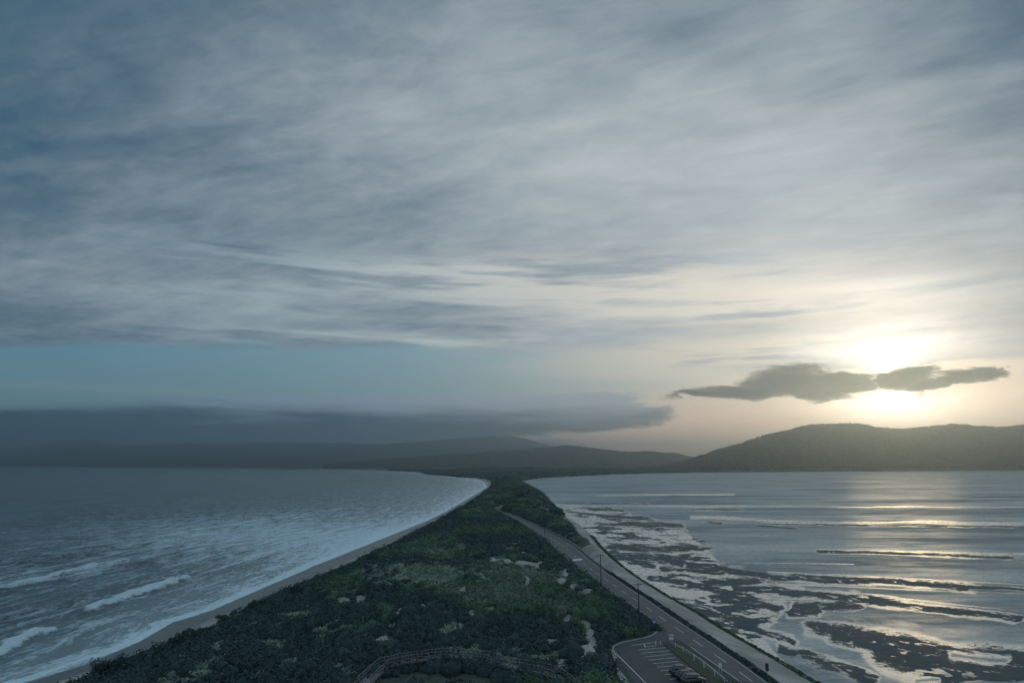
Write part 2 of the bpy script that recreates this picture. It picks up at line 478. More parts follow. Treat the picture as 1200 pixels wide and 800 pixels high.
Yr = np.concatenate([rows(-60, 120, 0, 4)[:-1], rows(120, 26000, .0034, .75)])
U = np.linspace(0, 1, 300)
l = xL(Yr) - 3 - .004 * Yr; r = np.minimum(xR(Yr) + 2 + .002 * Yr, 1.25 * np.maximum(Yr, 0) + 120)
l = np.maximum(l, -1.25 * np.maximum(Yr, 0) - 160)
l = np.where(Yr < 120, -160 - 0 * Yr, l); r = np.where(Yr < 120, 120, r)
XX = l[:, None] + (r - l)[:, None] * U[None]
YY = np.repeat(Yr[:, None], len(U), 1)
ZZ = base_h(XX, YY)
PX, PYY = pix(XX, YY, ZZ)
beachm = sstep(1.5, -1.0, XX - xLV(YY) + (fbm(XX / 5, YY / 5, 3, 9) - .5) * 4)
trk = (YY < 330) & (XX > roadR(YY) + 2.0) & (XX < xR(YY) - 2.0 - 1.5 * fbm(YY / 6, XX * 0, 3, 4))
sandm = np.maximum(beachm, sstep(0, .5, scar_field(PX, PYY, XX, YY)) * (YY < 420) * (XX < roadL(YY)))
farR = (XX > xR(YY) - 9) & (YY > 220) & (YY < 560)
sandm = np.maximum(sandm, np.where(trk | farR, .75, 0))
wetm = sstep(.62, .45, (XX - xL(YY)) / np.maximum(xLV(YY) - xL(YY), 1) + (fbm(YY / 9, XX * 0, 3, 4) - .5) * .25)
wetm = np.maximum(wetm, sstep(2.5, .5, xR(YY) - XX))
palem = np.exp(-(((PX - 500) / 85) ** 2 + ((PYY - 672) / 14) ** 2)) * 1.2 + np.exp(-(((PX - 600) / 60) ** 2 + ((PYY - 640) / 4) ** 2)) * .3
palem = np.maximum(palem, clear_f(XX, YY) * .6 * (YY < 1300))
V = np.stack([XX, YY, ZZ], -1)
ter = npmesh('terrain', V, grid_faces(*XX.shape), m_ground, {'sand': sandm.ravel(), 'wet': np.clip(wetm, 0, 1).ravel(), 'pale': np.clip(palem, 0, 1).ravel()})
tag(ter, kind='structure')
#@@WATER
# ------------------------------------------------------------------ the ocean (left)
m_sea, t, b = material('sea_water')
fo = t.attr('foam'); sh = t.attr('shallow'); sc = t.attr('shore', True)
sx, sy, sz = t.sep(sc)                     # offshore distance, along-shore distance
p = t.pos()
wv = t.noise(t.comb(sx * .05, sy * .016), 1.0, 4, .5)
foamn = t.noise(t.comb(sx * .22 + wv * 3, sy * .05), 1.0, 7, .62, .8)
lace = t.noise(t.comb(sx * .9, sy * .35), 1.0, 5, .65, .6)
ff = fo + (foamn - .5) * 1.35 + (lace - .5) * 1.25
foam = t.step(ff, .26, .78) * .85
n1 = t.noise(t.comb(sx * .32, sy * .11), 1.0, 5, .6, .3)
n2 = t.noise(t.comb(sx * .035, sy * .008, 2.0), 1.0, 4, .5)
deep = t.mix(t.step(n2, .35, .68), (.012, .052, .068), (.045, .125, .145))
shal = t.mix(n1, (.16, .23, .25), (.30, .37, .38))
wc = t.mix(sh, deep, shal)
wc = t.mix(foam, wc, (.68, .84, .90))
t._in(b.inputs['Base Color'], wc)
t._in(b.inputs['Roughness'], (.26 - sh * .12) + foam * .45)
b.inputs['IOR'].default_value = 1.40
hh = t.noise(t.comb(sx * .16, sy * .05), 1.0, 3, .5) * 1.3 + n1 * 1.0 + t.noise(t.comb(sx * .9, sy * .45), 1.0, 4, .6) * .45
bn = t.node('ShaderNodeBump', {'Height': hh, 'Strength': 1.0 - sh * .7, 'Distance': 3.2}); t._in(b.inputs['Normal'], bn.outputs[0])

Yr = rows(105, 19000, .0036, .8)
nU = 430
far_l = -1.15 * Yr - 60
q = np.linspace(0, 1, nU) ** 2.2
XX = (xL(Yr) + 4 + .002 * Yr)[:, None] + (far_l - xL(Yr) - 4)[:, None] * q[None]
YY = np.repeat(Yr[:, None], nU, 1)
D = xL(YY) - XX
pxx, pyy = pix(XX, YY, 0 * XX)
# breakers: (photo polyline, height, half width m)
breakers = [([(-60, 702), (0, 690), (40, 681), (75, 673), (110, 664), (160, 655)], 1.0, .62), ([(92, 721), (125, 708), (160, 696), (190, 687), (205, 682), (228, 675)], 1.3, .95), ([(-70, 790), (0, 766), (25, 753), (42, 743), (72, 739)], 1.0, .9),
            ([(-60, 668), (60, 655), (150, 640), (260, 622)], .6, .18), ([(150, 636), (230, 620), (330, 606), (430, 592)], .5, .55), ([(230, 668), (300, 650), (380, 632), (470, 607)], .35, .5),
            ([(300, 618), (420, 600), (500, 583)], .4, .4), ([(-50, 735), (60, 712), (110, 698)], .5, .1)]
Z = .28 * np.sin(2 * PI * D / 31 + 5 * fbm(D / 60, YY / 110, 3, 2)) * sstep(4, 60, D)
Z = Z + (fbm(D / 9, YY / 20, 4, 12) - .5) * .8 * sstep(2, 50, D)
Z = Z * np.interp(YY, [0, 500, 1300], [1, .9, 0])
foamA = .24 * sstep(500, 60, D) + .06
for pts, hgt, fm in breakers:
    w = [P(a, b_, 0)[:2] for a, b_ in pts]
    w = [(a, b_) for a, b_ in w]
    jx = (fbm(XX / 7, YY / 7, 3, 31) - .5) * 3.0
    dist, par = seg_dist(XX + jx, YY, w)
    # signed: positive on the shore side
    xs = np.array([k[0] for k in w]); ys = np.array([k[1] for k in w])
    o_ = np.argsort(ys); side = (XX + jx) - np.interp(YY, ys[o_], xs[o_])
    endf = sstep(0, .35, par) * sstep(len(w) - 1, len(w) - 1.4, par)
    endf = endf * (.55 + .9 * fbm(par * 3.1, par * 0, 3, 77))
    front = np.exp(-np.maximum(side, 0) ** 2 / 1.1 ** 2) ; back = np.exp(-np.minimum(side, 0) ** 2 / 5.0 ** 2)
    prof = np.where(dist < 18, np.exp(-(dist / np.where(side > 0, 1.3, 4.5)) ** 2), 0)
    Z = Z + hgt * 1.25 * prof * endf
    trail = np.where(side > 0, np.exp(-(dist / 1.6) ** 2), np.exp(-(dist / (4 + 9 * fm * fbm(par * 2.3, par * 0 + 3, 3, 5) * 1.6)) ** 1.1) * .55 + .45 * np.exp(-(dist / 1.5) ** 2))
    foamA = np.maximum(foamA, fm * trail * endf * (.55 + 1.0 * fbm(XX / 2.2, YY / 4.0, 4, 57)))
sw_ = np.clip(np.sin(2 * PI * D / 23 + 6 * fbm(D / 50, YY / 70, 3, 22)), 0, 1) ** 5
foamA = foamA + .20 * sw_ * sstep(230, 40, D) * sstep(.42, .62, fbm(D / 30, YY / 45, 3, 27))
wash = np.exp(-np.maximum(D - 2, 0) / np.interp(YY, [100, 250, 500, 1000, 2000], [20, 42, 55, 85, 140]))
foamA = np.maximum(foamA, wash * np.interp(YY, [100, 200, 400, 900, 2500], [.46, .50, .54, .54, .50]))
foamA = foamA + .36 * np.exp(-(((pxx - 330) / 220) ** 2 + ((pyy - 628) / 26) ** 2)) + .10 * np.exp(-(((pxx - 60) / 120) ** 2 + ((pyy - 672) / 10) ** 2))
sheet = np.exp(-np.maximum(D, 0) / np.interp(YY, [100, 250, 500, 1000], [20, 28, 40, 60]))
foamA = foamA + .25 * sstep(7, 2, D) * sstep(-1, 1, D)
XX = XX; Z = np.where(D < 3, .02, Z * sstep(1, 8, D) + .02)
sea = npmesh('ocean', np.stack([XX, YY, Z], -1), grid_faces(*XX.shape), m_sea,
             {'foam': foamA.ravel(), 'shallow': np.clip(sheet * 1.1, 0, 1).ravel(), 'shore': np.stack([D, YY, 0 * D], -1).reshape(-1, 3)})
tag(sea, kind='structure')

# ------------------------------------------------------------------ the bay with its tidal flats (right)
def capsule(px, py, pts, half):
    d, _ = seg_dist(px, py, pts, 1.0)
    return 1 - d / half
mud_caps = [([(736, 613), (798, 616)], 3.2), ([(716, 640), (770, 643), (822, 642)], 4.2), ([(735, 652), (790, 655), (810, 652)], 4), ([(760, 653), (812, 662), (860, 669), (905, 676), (1000, 680), (1060, 682), (1110, 686), (1138, 689)], 3.8),
            ([(905, 677), (1040, 680)], 3.0), ([(1135, 687), (1230, 691)], 1.8), ([(778, 666), (848, 671)], 3.2), ([(825, 684), (885, 681)], 4.5), ([(700, 646), (733, 649)], 2.6), ([(736, 656), (768, 663)], 3),
            ([(762, 677), (798, 682)], 4.5), ([(862, 688), (930, 694), (1000, 700), (1060, 708), (1120, 716), (1188, 725)], 4.2), ([(900, 692), (1000, 702), (1060, 709)], 4.0), ([(932, 709), (1005, 711)], 5), ([(930, 716), (960, 716)], 5),
            ([(838, 700), (872, 702)], 5), ([(858, 698), (912, 712)], 5.5), ([(800, 710), (830, 716), (868, 729)], 5), ([(868, 731), (900, 742), (932, 751)], 5), ([(915, 762), (950, 770), (985, 783), (1020, 797)], 6),
            ([(812, 596.6), (870, 597)], .9), ([(905, 614), (985, 615), (1190, 617)], .8), ([(960, 645.5), (1060, 648), (1185, 653)], 1.7), ([(700, 604), (760, 607)], 2), ([(690, 596), (730, 598)], 1.5), ([(690, 590), (760, 590)], .8),
            ([(830, 612), (845, 613)], 1.2), ([(885, 616), (935, 619)], .9), ([(955, 735), (1000, 741), (1050, 750)], 7), ([(1030, 748), (1120, 765), (1230, 775)], 10), ([(1040, 765), (1110, 785), (1240, 795)], 17), ([(985, 742), (1040, 755)], 9)]
wat_caps = [([(1122, 769), (1150, 771), (1178, 773)], 6.2), ([(1075, 797), (1100, 797)], 3.5), ([(1130, 801), (1200, 799)], 2.6)]
calm_caps = [([(760, 592), (900, 593), (1200, 593.5)], 1.0), ([(810, 606), (900, 610), (1000, 612), (1200, 614)], 1.8), ([(960, 643), (1200, 650)], 1.2), ([(900, 669.5), (1200, 684)], 1.0), ([(1000, 695), (1200, 715)], 1.5), ([(700, 580), (860, 579)], .8),
             ([(900, 683), (1200, 695)], 1.2), ([(860, 703), (960, 702)], 2), ([(870, 660), (1000, 661)], .8)]
Yr = rows(105, 5600, .0036, .7)
nU = 560
q = np.linspace(0, 1, nU) ** 1.25
left = xR(Yr) - 3 - .001 * Yr; rt = np.maximum(1.05 * Yr + 30, left + 5)
XX = left[:, None] + (rt - left)[:, None] * q[None]; YY = np.repeat(Yr[:, None], nU, 1)
pxx, pyy = pix(XX, YY, 0 * XX)
wx = pxx + (fbm(XX / 9, YY / 9, 4, 61) - .5) * 26 * np.clip(200 / YY, .2, 1); wy = pyy + (fbm(XX / 7, YY / 7, 4, 62) - .5) * 7 * np.clip(200 / YY, .12, 1)
mud = np.full(XX.shape, -1.0)
for pts, hf in mud_caps: mud = np.maximum(mud, capsule(wx, wy, pts, hf))
ZP = [(640, 585), (700, 590), (745, 600), (800, 616), (835, 640), (850, 660), (900, 690), (930, 715), (900, 745), (940, 790), (960, 810), (700, 700), (600, 600)]
zone = inpoly(pxx, pyy, ZP); zd, _ = seg_dist(pxx, pyy, ZP[:10], 2.0)
zn = fbm(XX / 13 + .4 * YY / 20, YY / 17, 5, 41); zf = (zn - .516) * 7.0 + (fbm(XX / 5.5, YY / 5, 4, 43) - .5) * 5.0 - 1.6 * sstep(26, 0, zd)
dsh = XX - xR(YY)
mud = np.maximum(mud, np.where(zone, zf - 1.2 * sstep(9, 3, dsh), -1))
for pts, hf in wat_caps: mud = np.minimum(mud, -capsule(wx, wy, pts, hf))
mud = np.clip(mud, -1, 1)
calm = np.full(XX.shape, -1.0)
for pts, hf in calm_caps: calm = np.maximum(calm, capsule(pxx, pyy + (fbm(XX / 60, YY / 60, 3, 5) - .5) * 5 * np.clip(500 / YY, 0, 1), pts, hf))
half_ = np.maximum(capsule(pxx, pyy, [(930, 722), (1060, 735), (1210, 758)], 12), capsule(pxx, pyy, [(870, 745), (940, 765), (1020, 778), (1060, 800)], 14))
calm = np.maximum(calm, np.minimum(half_ * .8 - .6, -.26))
calm = np.clip(calm + np.minimum((fbm(XX / 90, YY / 200, 4, 15) - .55) * 4, 0), -1, 1)
calm = np.maximum(calm, np.where(zone, -.9 + 2.2 * sstep(0, 16, zd), -1))
calm = np.maximum(calm, sstep(-1.1, -.2, mud) * (1.6 * fbm(XX / 20, YY / 20, 3, 88)) - .55)
zz = np.where(mud > 0, .05 * np.clip(mud, 0, 1), 0) + .005
m_bay, t, b = material('bay_water')
mu = t.attr('mud'); ca = t.attr('calm'); p = t.pos(); x_, y_, z_ = t.sep(p)
e1 = t.noise(t.comb(x_ * .45, y_ * .45), 1.0, 6, .68, .3)
e2 = t.noise(t.comb(x_ * .07, y_ * .05), 1.0, 5, .6)
e8 = t.noise(t.comb(x_ * .11, y_ * .085, 3.0), 1.0, 4, .6, .4)
e4 = t.noise(t.comb(x_ * 1.6, y_ * 1.1), 1.0, 4, .7)
mudf = t.step(mu + (e1 - .5) * 2.0 + (e4 - .5) * 1.3 + (e8 - .5) * 1.7, -.12, .22)
lane = t.noise(t.comb(x_ * .004 + y_ * .0006, y_ * .016), 1.0, 6, .62, .4)
lane2 = t.noise(t.comb(x_ * .03, y_ * .09, 6.0), 1.0, 6, .68, .3)
calf = (t.step(ca + (e2 - .5) * 1.4 + (e1 - .5) * .4, -.40, .45) * 1.0 + t.step(lane * .5 + lane2 * .5, .40, .66) * .45).clamp()
rdg = t.noise(t.comb(x_ * .055 + e2 * .8, y_ * .07, 9.0), 1.0, 5, .55, .8)
chan = t.step(t.m('ABSOLUTE', rdg - .5), .022, .006) * t.step(e8, .40, .55) * t.step(ca, .1, .6)
pud = t.step(t.noise(t.comb(x_ * .24, y_ * .17, 4.0), 1.0, 5, .62, .5), .585, .635)
mudf = (mudf * (1.0 - pud * .85)).max(chan * .75)
mudc = t.mix(t.step(e1 * .5 + e8 * .5, .38, .62), (.014, .036, .044), (.042, .078, .088))
t._in(b.inputs['Base Color'], mudc); t._in(b.inputs['Roughness'], .45 + e8 * .5)
b.inputs['Specular IOR Level'].default_value = .3
bm_ = t.node('ShaderNodeBump', {'Height': e1, 'Strength': .6, 'Distance': .15}); t._in(b.inputs['Normal'], bm_.outputs[0])
# open water, ruffled
b2 = t.node('ShaderNodeBsdfPrincipled', {'IOR': 1.65})
t._in(b2.inputs['Base Color'], t.mix(t.step(lane, .35, .65), (.12, .18, .20), (.25, .33, .35)))
t._in(b2.inputs['Roughness'], .54 + lane * .14)
rip = t.noise(t.comb(x_ * .10, y_ * .42), 1.0, 5, .62, .3) + t.noise(t.comb(x_ * .5, y_ * 1.4), 1.0, 4, .6) * .5
bb = t.node('ShaderNodeBump', {'Height': rip, 'Strength': t.step(lane, .7, .3) * .75 + .25, 'Distance': 2.2}); t._in(b2.inputs['Normal'], bb.outputs[0])
# still film of water over pale sand
b3 = t.node('ShaderNodeBsdfPrincipled', {'IOR': 2.8})
t._in(b3.inputs['Base Color'], t.mix(t.step(e1, .3, .75), (.28, .31, .30), (.43, .44, .41)))
t._in(b3.inputs['Roughness'], .20 + e1 * .16)
bc = t.node('ShaderNodeBump', {'Height': rip * .5 + e1 * .5, 'Strength': .35, 'Distance': .12}); t._in(b3.inputs['Normal'], bc.outputs[0])
mx = t.node('ShaderNodeMixShader'); t._in(mx.inputs[0], calf); t.l.new(b2.outputs[0], mx.inputs[1]); t.l.new(b3.outputs[0], mx.inputs[2])
mx2 = t.node('ShaderNodeMixShader'); t._in(mx2.inputs[0], mudf); t.l.new(mx.outputs[0], mx2.inputs[1]); t.l.new(b.outputs[0], mx2.inputs[2])
t.l.new(mx2.outputs[0], t.n['Material Output'].inputs[0])
bay = npmesh('bay_water', np.stack([XX, YY, zz], -1), grid_faces(*XX.shape), m_bay, {'mud': mud.ravel(), 'calm': calm.ravel()})
tag(bay, kind='structure')
#@@HILLS
# ------------------------------------------------------------------ hills
m_hill, t, b = material('forested_hill')
p = t.pos()
n1 = t.noise(p, .012, 6, .65); n2 = t.noise(p, .002, 3, .5)
t._in(b.inputs['Base Color'], t.mix(t.step(n1 + (n2 - .5) * .6, .35, .68), (.022, .032, .018), (.06, .065, .04)))
b.inputs['Roughness'].default_value = .95; b.inputs['Specular IOR Level'].default_value = .1
bn = t.node('ShaderNodeBump', {'Height': n1, 'Strength': 1.0, 'Distance': 25.0}); t._in(b.inputs['Normal'], bn.outputs[0])
m_crown, t, b = material('distant_crowns')
nn = t.noise(t.pos(), .03, 3, .5)
t._in(b.inputs['Base Color'], t.mix(t.step(nn, .3, .7), (.028, .038, .024), (.046, .056, .034)))
b.inputs['Roughness'].default_value = .95; b.inputs['Specular IOR Level'].default_value = .1

def hill(name, ridge, base, back, rough, ncol=420, nrow=60, seed=0, gul=.55):
    """ridge: (px, py, Y) ; base: (px, Y)"""
    rp = np.array(ridge, float)
    px = np.linspace(rp[0, 0], rp[-1, 0], ncol)
    # smooth interpolation of the ridge
    py = np.interp(px, rp[:, 0], rp[:, 1]); k = np.ones(9) / 9
    pe = np.pad(py, 4, mode='edge'); py = np.convolve(pe, k, 'valid')
    Yq = np.interp(px, rp[:, 0], rp[:, 2])
    Xq, _, Zq = PY(px, py, Yq)
    u = Xq / Yq
    Zq = Zq + (fbm(px / 9, px * 0, 4, seed) - .5) * rough
    Yb = np.interp(px, [a for a, _ in base], [b_ for _, b_ in base])
    f = np.concatenate([np.linspace(0, 1, nrow), 1 + np.linspace(.06, 1, 14)])
    Fm = np.repeat(f[:, None], ncol, 1)
    Yg = np.where(Fm <= 1, Yb + (Yq - Yb) * Fm, Yq + (Fm - 1) * back)
    Xg = Yg * u
    prof = np.where(Fm <= 1, np.power(np.clip(Fm, 0, 1), 1.15) * (1.0), 1 - sstep(0, 1, Fm - 1))
    g = (fbm(Xg / 330 + Yg / 1500, Yg / 1600, 5, seed + 3) - .5)
    w = np.clip(Fm, 0, 1) * np.clip(1 - Fm, 0, 1) * 4
    Zg = Zq * prof * (1 + gul * 2 * g * w) 
    Zg = np.maximum(Zg, np.where(Fm <= 1, 0, -5)) + .8 - (Fm <= 0) * 3 
    o = npmesh(name, np.stack([Xg, Yg, Zg], -1), grid_faces(*Xg.shape), m_hill); tag(o, kind='structure')
    return Xg, Yg, Zg, Fm, nrow

def shoreY(px): return np.interp(px, [600, 700, 760, 830, 1000, 1200, 1500], [2900, 2950, 3500, 3860, 4450, 5050, 5500])
right_hill = hill('hill_right', [(745, 553, 5000), (770, 549, 5200), (800, 543, 5400), (850, 526, 5900), (900, 511, 6200), (940, 501, 6400), (965, 497.5, 6500), (1000, 499, 6500), (1040, 503, 6600), (1060, 504, 6600), (1100, 500, 6500), (1120, 498.5, 6400), (1150, 502, 6500), (1170, 503, 6500), (1200, 499, 6300), (1270, 492, 6200), (1340, 500, 6200), (1420, 520, 6200), (1500, 545, 6000)],
                  [(745, 4700), (830, 3950), (1000, 4560), (1200, 5120), (1500, 5450)], 1500, 14, seed=5)
mid_hill = hill('hill_middle', [(380, 545, 8500), (470, 538, 8500), (560, 532, 8500), (600, 529, 8500), (640, 525.5, 8500), (660, 523, 8500), (672, 522.5, 8500), (690, 526, 8600), (710, 528, 8600), (730, 530.5, 8600), (760, 530, 8600), (790, 532, 8600), (815, 538, 8700), (850, 546, 8700)],
                [(380, 6800), (850, 6800)], 1500, 14, seed=9)
back_ridge = hill('mountain_back', [(380, 524, 13500), (450, 520, 13500), (520, 515, 13500), (570, 511, 13500), (600, 511, 13500), (622, 515, 13500), (650, 524, 13500), (700, 535, 13500), (760, 545, 13500)],
                  [(380, 11000), (760, 11000)], 2500, 25, seed=14)
left_mt = hill('mountain_left', [(-260, 533, 19500), (-120, 532, 19500), (-40, 531, 19500), (0, 529, 19000), (40, 522, 17500), (70, 516, 16000), (95, 514, 15500), (115, 517, 15500), (132, 521, 15500), (160, 521.5, 15500), (230, 519, 15000), (320, 518, 14500), (420, 519, 14000), (500, 524, 14000), (560, 532, 14000), (620, 544, 14000)],
               [(-260, 17500), (0, 16900), (100, 12500), (200, 10500), (300, 9500), (400, 9000), (620, 9000)], 2500, 30, seed=21)
low_land = hill('hill_low', [(455, 552.5, 5000), (500, 551.2, 4900), (540, 550, 4800), (580, 548.8, 4700), (615, 548.3, 4600), (650, 549, 4700), (720, 549.5, 4900), (800, 550.8, 5200), (860, 552, 5400)],
                [(455, 4560), (500, 3700), (560, 3300), (640, 3100), (700, 3400), (760, 4000), (860, 4700)], 900, 3, seed=33)

ICO_V = []
_p = (1 + 5 ** .5) / 2
for a_, b_ in ((1, _p), (-1, _p), (1, -_p), (-1, -_p)): ICO_V += [(0, a_, b_), (a_, b_, 0), (b_, 0, a_)]
_bm = bmesh.new(); bmesh.ops.create_icosphere(_bm, subdivisions=1, radius=1); _bm.verts.ensure_lookup_table()
ICO_V = np.array([v.co[:] for v in _bm.verts]); ICO_F = np.array([[v.index for v in f.verts] for f in _bm.faces]); _bm.free()

def blobs(name, pos, rad, hgt, mat, seed, label_kind='stuff', zoff=.3):
    """many rough crowns in one mesh"""
    r_ = np.random.default_rng(seed)
    n = len(pos); nv = len(ICO_V)
    jit = 1 + (r_.random((n, nv)) - .5) * .55
    V = ICO_V[None] * jit[..., None] * np.stack([rad, rad, hgt * .5], -1)[:, None]
    V = V + pos[:, None] + np.array([0, 0, 1])[None, None] * (hgt * zoff)[:, None, None]
    Fc = (ICO_F[None] + (np.arange(n) * nv)[:, None, None]).reshape(-1, 3)
    return npmesh(name, V, Fc, mat, smooth=False)

def sample_hill(hd, n, rowlo, rowhi, seed):
    Xg, Yg, Zg, Fm, nrow = hd
    r_ = np.random.default_rng(seed)
    i = r_.random(n) * (rowhi - rowlo) + rowlo; i = np.clip(i * (nrow - 1), 0, nrow - 2)
    j = r_.random(n) * (Xg.shape[1] - 2)
    i0 = i.astype(int); j0 = j.astype(int); fi = i - i0; fj = j - j0
    def bl(A): return (A[i0, j0] * (1 - fi) + A[i0 + 1, j0] * fi) * (1 - fj) + (A[i0, j0 + 1] * (1 - fi) + A[i0 + 1, j0 + 1] * fi) * fj
    return np.stack([bl(Xg), bl(Yg), bl(Zg)], -1)
pp = np.concatenate([sample_hill(right_hill, 9000, .05, 1, 1), sample_hill(right_hill, 1100, .985, 1, 2)])
r_ = np.random.default_rng(4)
f1 = blobs('hill_forest', pp, 9 + 8 * r_.random(len(pp)), 16 + 15 * r_.random(len(pp)), m_crown, 3); tag(f1, 'dark wooded slopes of the long hill under the sun', 'forest', kind='stuff')
pp = np.concatenate([sample_hill(mid_hill, 3500, .1, 1, 11), sample_hill(mid_hill, 500, .985, 1, 12)])
f2 = blobs('hill_forest', pp, 12 + 9 * r_.random(len(pp)), 18 + 14 * r_.random(len(pp)), m_crown, 5); tag(f2, 'hazy wooded slopes of the middle hills beyond the isthmus', 'forest', kind='stuff')
pp = sample_hill(low_land, 5000, .02, 1, 21)
f3 = blobs('shore_forest', pp, 7 + 6 * r_.random(len(pp)), 8 + 9 * r_.random(len(pp)), m_crown, 6); tag(f3, 'low belt of dark trees where the isthmus meets the far land', 'forest', kind='stuff')
#@@SCRUB
# ------------------------------------------------------------------ scrub on the dunes
m_scrub, t, b = material('scrub_leaves')
sp = t.attr('species_shade'); tn = t.attr('tone')
c0 = t.mix(t.step(sp, .35, .55), (.048, .080, .078), (.085, .150, .080))
c0 = t.mix(t.step(sp, .60, .78), c0, (.14, .19, .14))
c0 = t.mix(t.step(sp, .86, .95), c0, (.23, .29, .22))
t._in(b.inputs['Base Color'], t.scale(c0, tn * 1.1 + .45))
b.inputs['Roughness'].default_value = .8; b.inputs['Specular IOR Level'].default_value = .2

def scrub_points(y0, y1, step, seed, jitter=.9):
    r_ = np.random.default_rng(seed)
    ys = np.arange(y0, y1, step)
    P_ = []
    for yv in ys:
        a_, b_ = float(xLV(yv)), float(xR(yv))
        a_ = max(a_, -1.0 * yv - 40); b_ = min(b_, 1.0 * yv + 40)
        xs = np.arange(a_, b_, step)
        P_.append(np.stack([xs + (r_.random(len(xs)) - .5) * step * jitter, np.full(len(xs), yv) + (r_.random(len(xs)) - .5) * step * jitter], -1))
    return np.concatenate(P_)

walk_w = [P(a, b_, 9.5) for a, b_ in walk_px]
def allowed(x, y, z):
    px, py = pix(x, y, z)
    lv, rl, rr, r = xLV(y), roadL(y), roadR(y), xR(y)
    near = y < YR0
    edge = (fbm(x / 6, y / 6, 3, 19) - .5) * 3
    ok = (x > lv + .8 + edge * .5)
    okL = ok & (x < rl - 1.6 + edge * .5)
    okR = (y > 262) & (x > rr + 2.6) & (x < np.minimum(r - 3, xRV(y) + np.where(y < 620, 0, 40)) + edge * .7)
    ok = np.where(near, okL | okR, ok & (x < r - 2.5))
    db, _ = seg_dist(x, y, bend); ok &= ~((db < 5.6) & (y > YR0 - 25))
    dp, _ = seg_dist(x, y, park + park[:1])
    ok &= ~(inpoly(x, y, park) | (dp < 1.6))
    island = inpoly(px, py, [(776, 752), (790, 750), (870, 805), (835, 805), (800, 775)])
    ok &= ~island
    foot = inpoly(px, py, [(712, 760), (725, 760), (745, 805), (722, 805)]); ok &= ~foot
    sc_ = scar_field(px, py, x, y)
    for lift in (.7, 1.4):
        qx_, qy_ = pix(x, y, z + lift); sc_ = np.maximum(sc_, scar_field(qx_, qy_, x, y) - .15)
    ok &= ~((sc_ > .12) & (y < 420))
    dw, _ = seg_dist(x, y, [w[:2] for w in walk_w]); ok &= dw > 2.2
    for dy_, lim in ((2.0, 2.0), (3.6, 1.6)):
        dw, _ = seg_dist(x, y + dy_, [w[:2] for w in walk_w]); ok &= dw > lim
    return ok, px, py

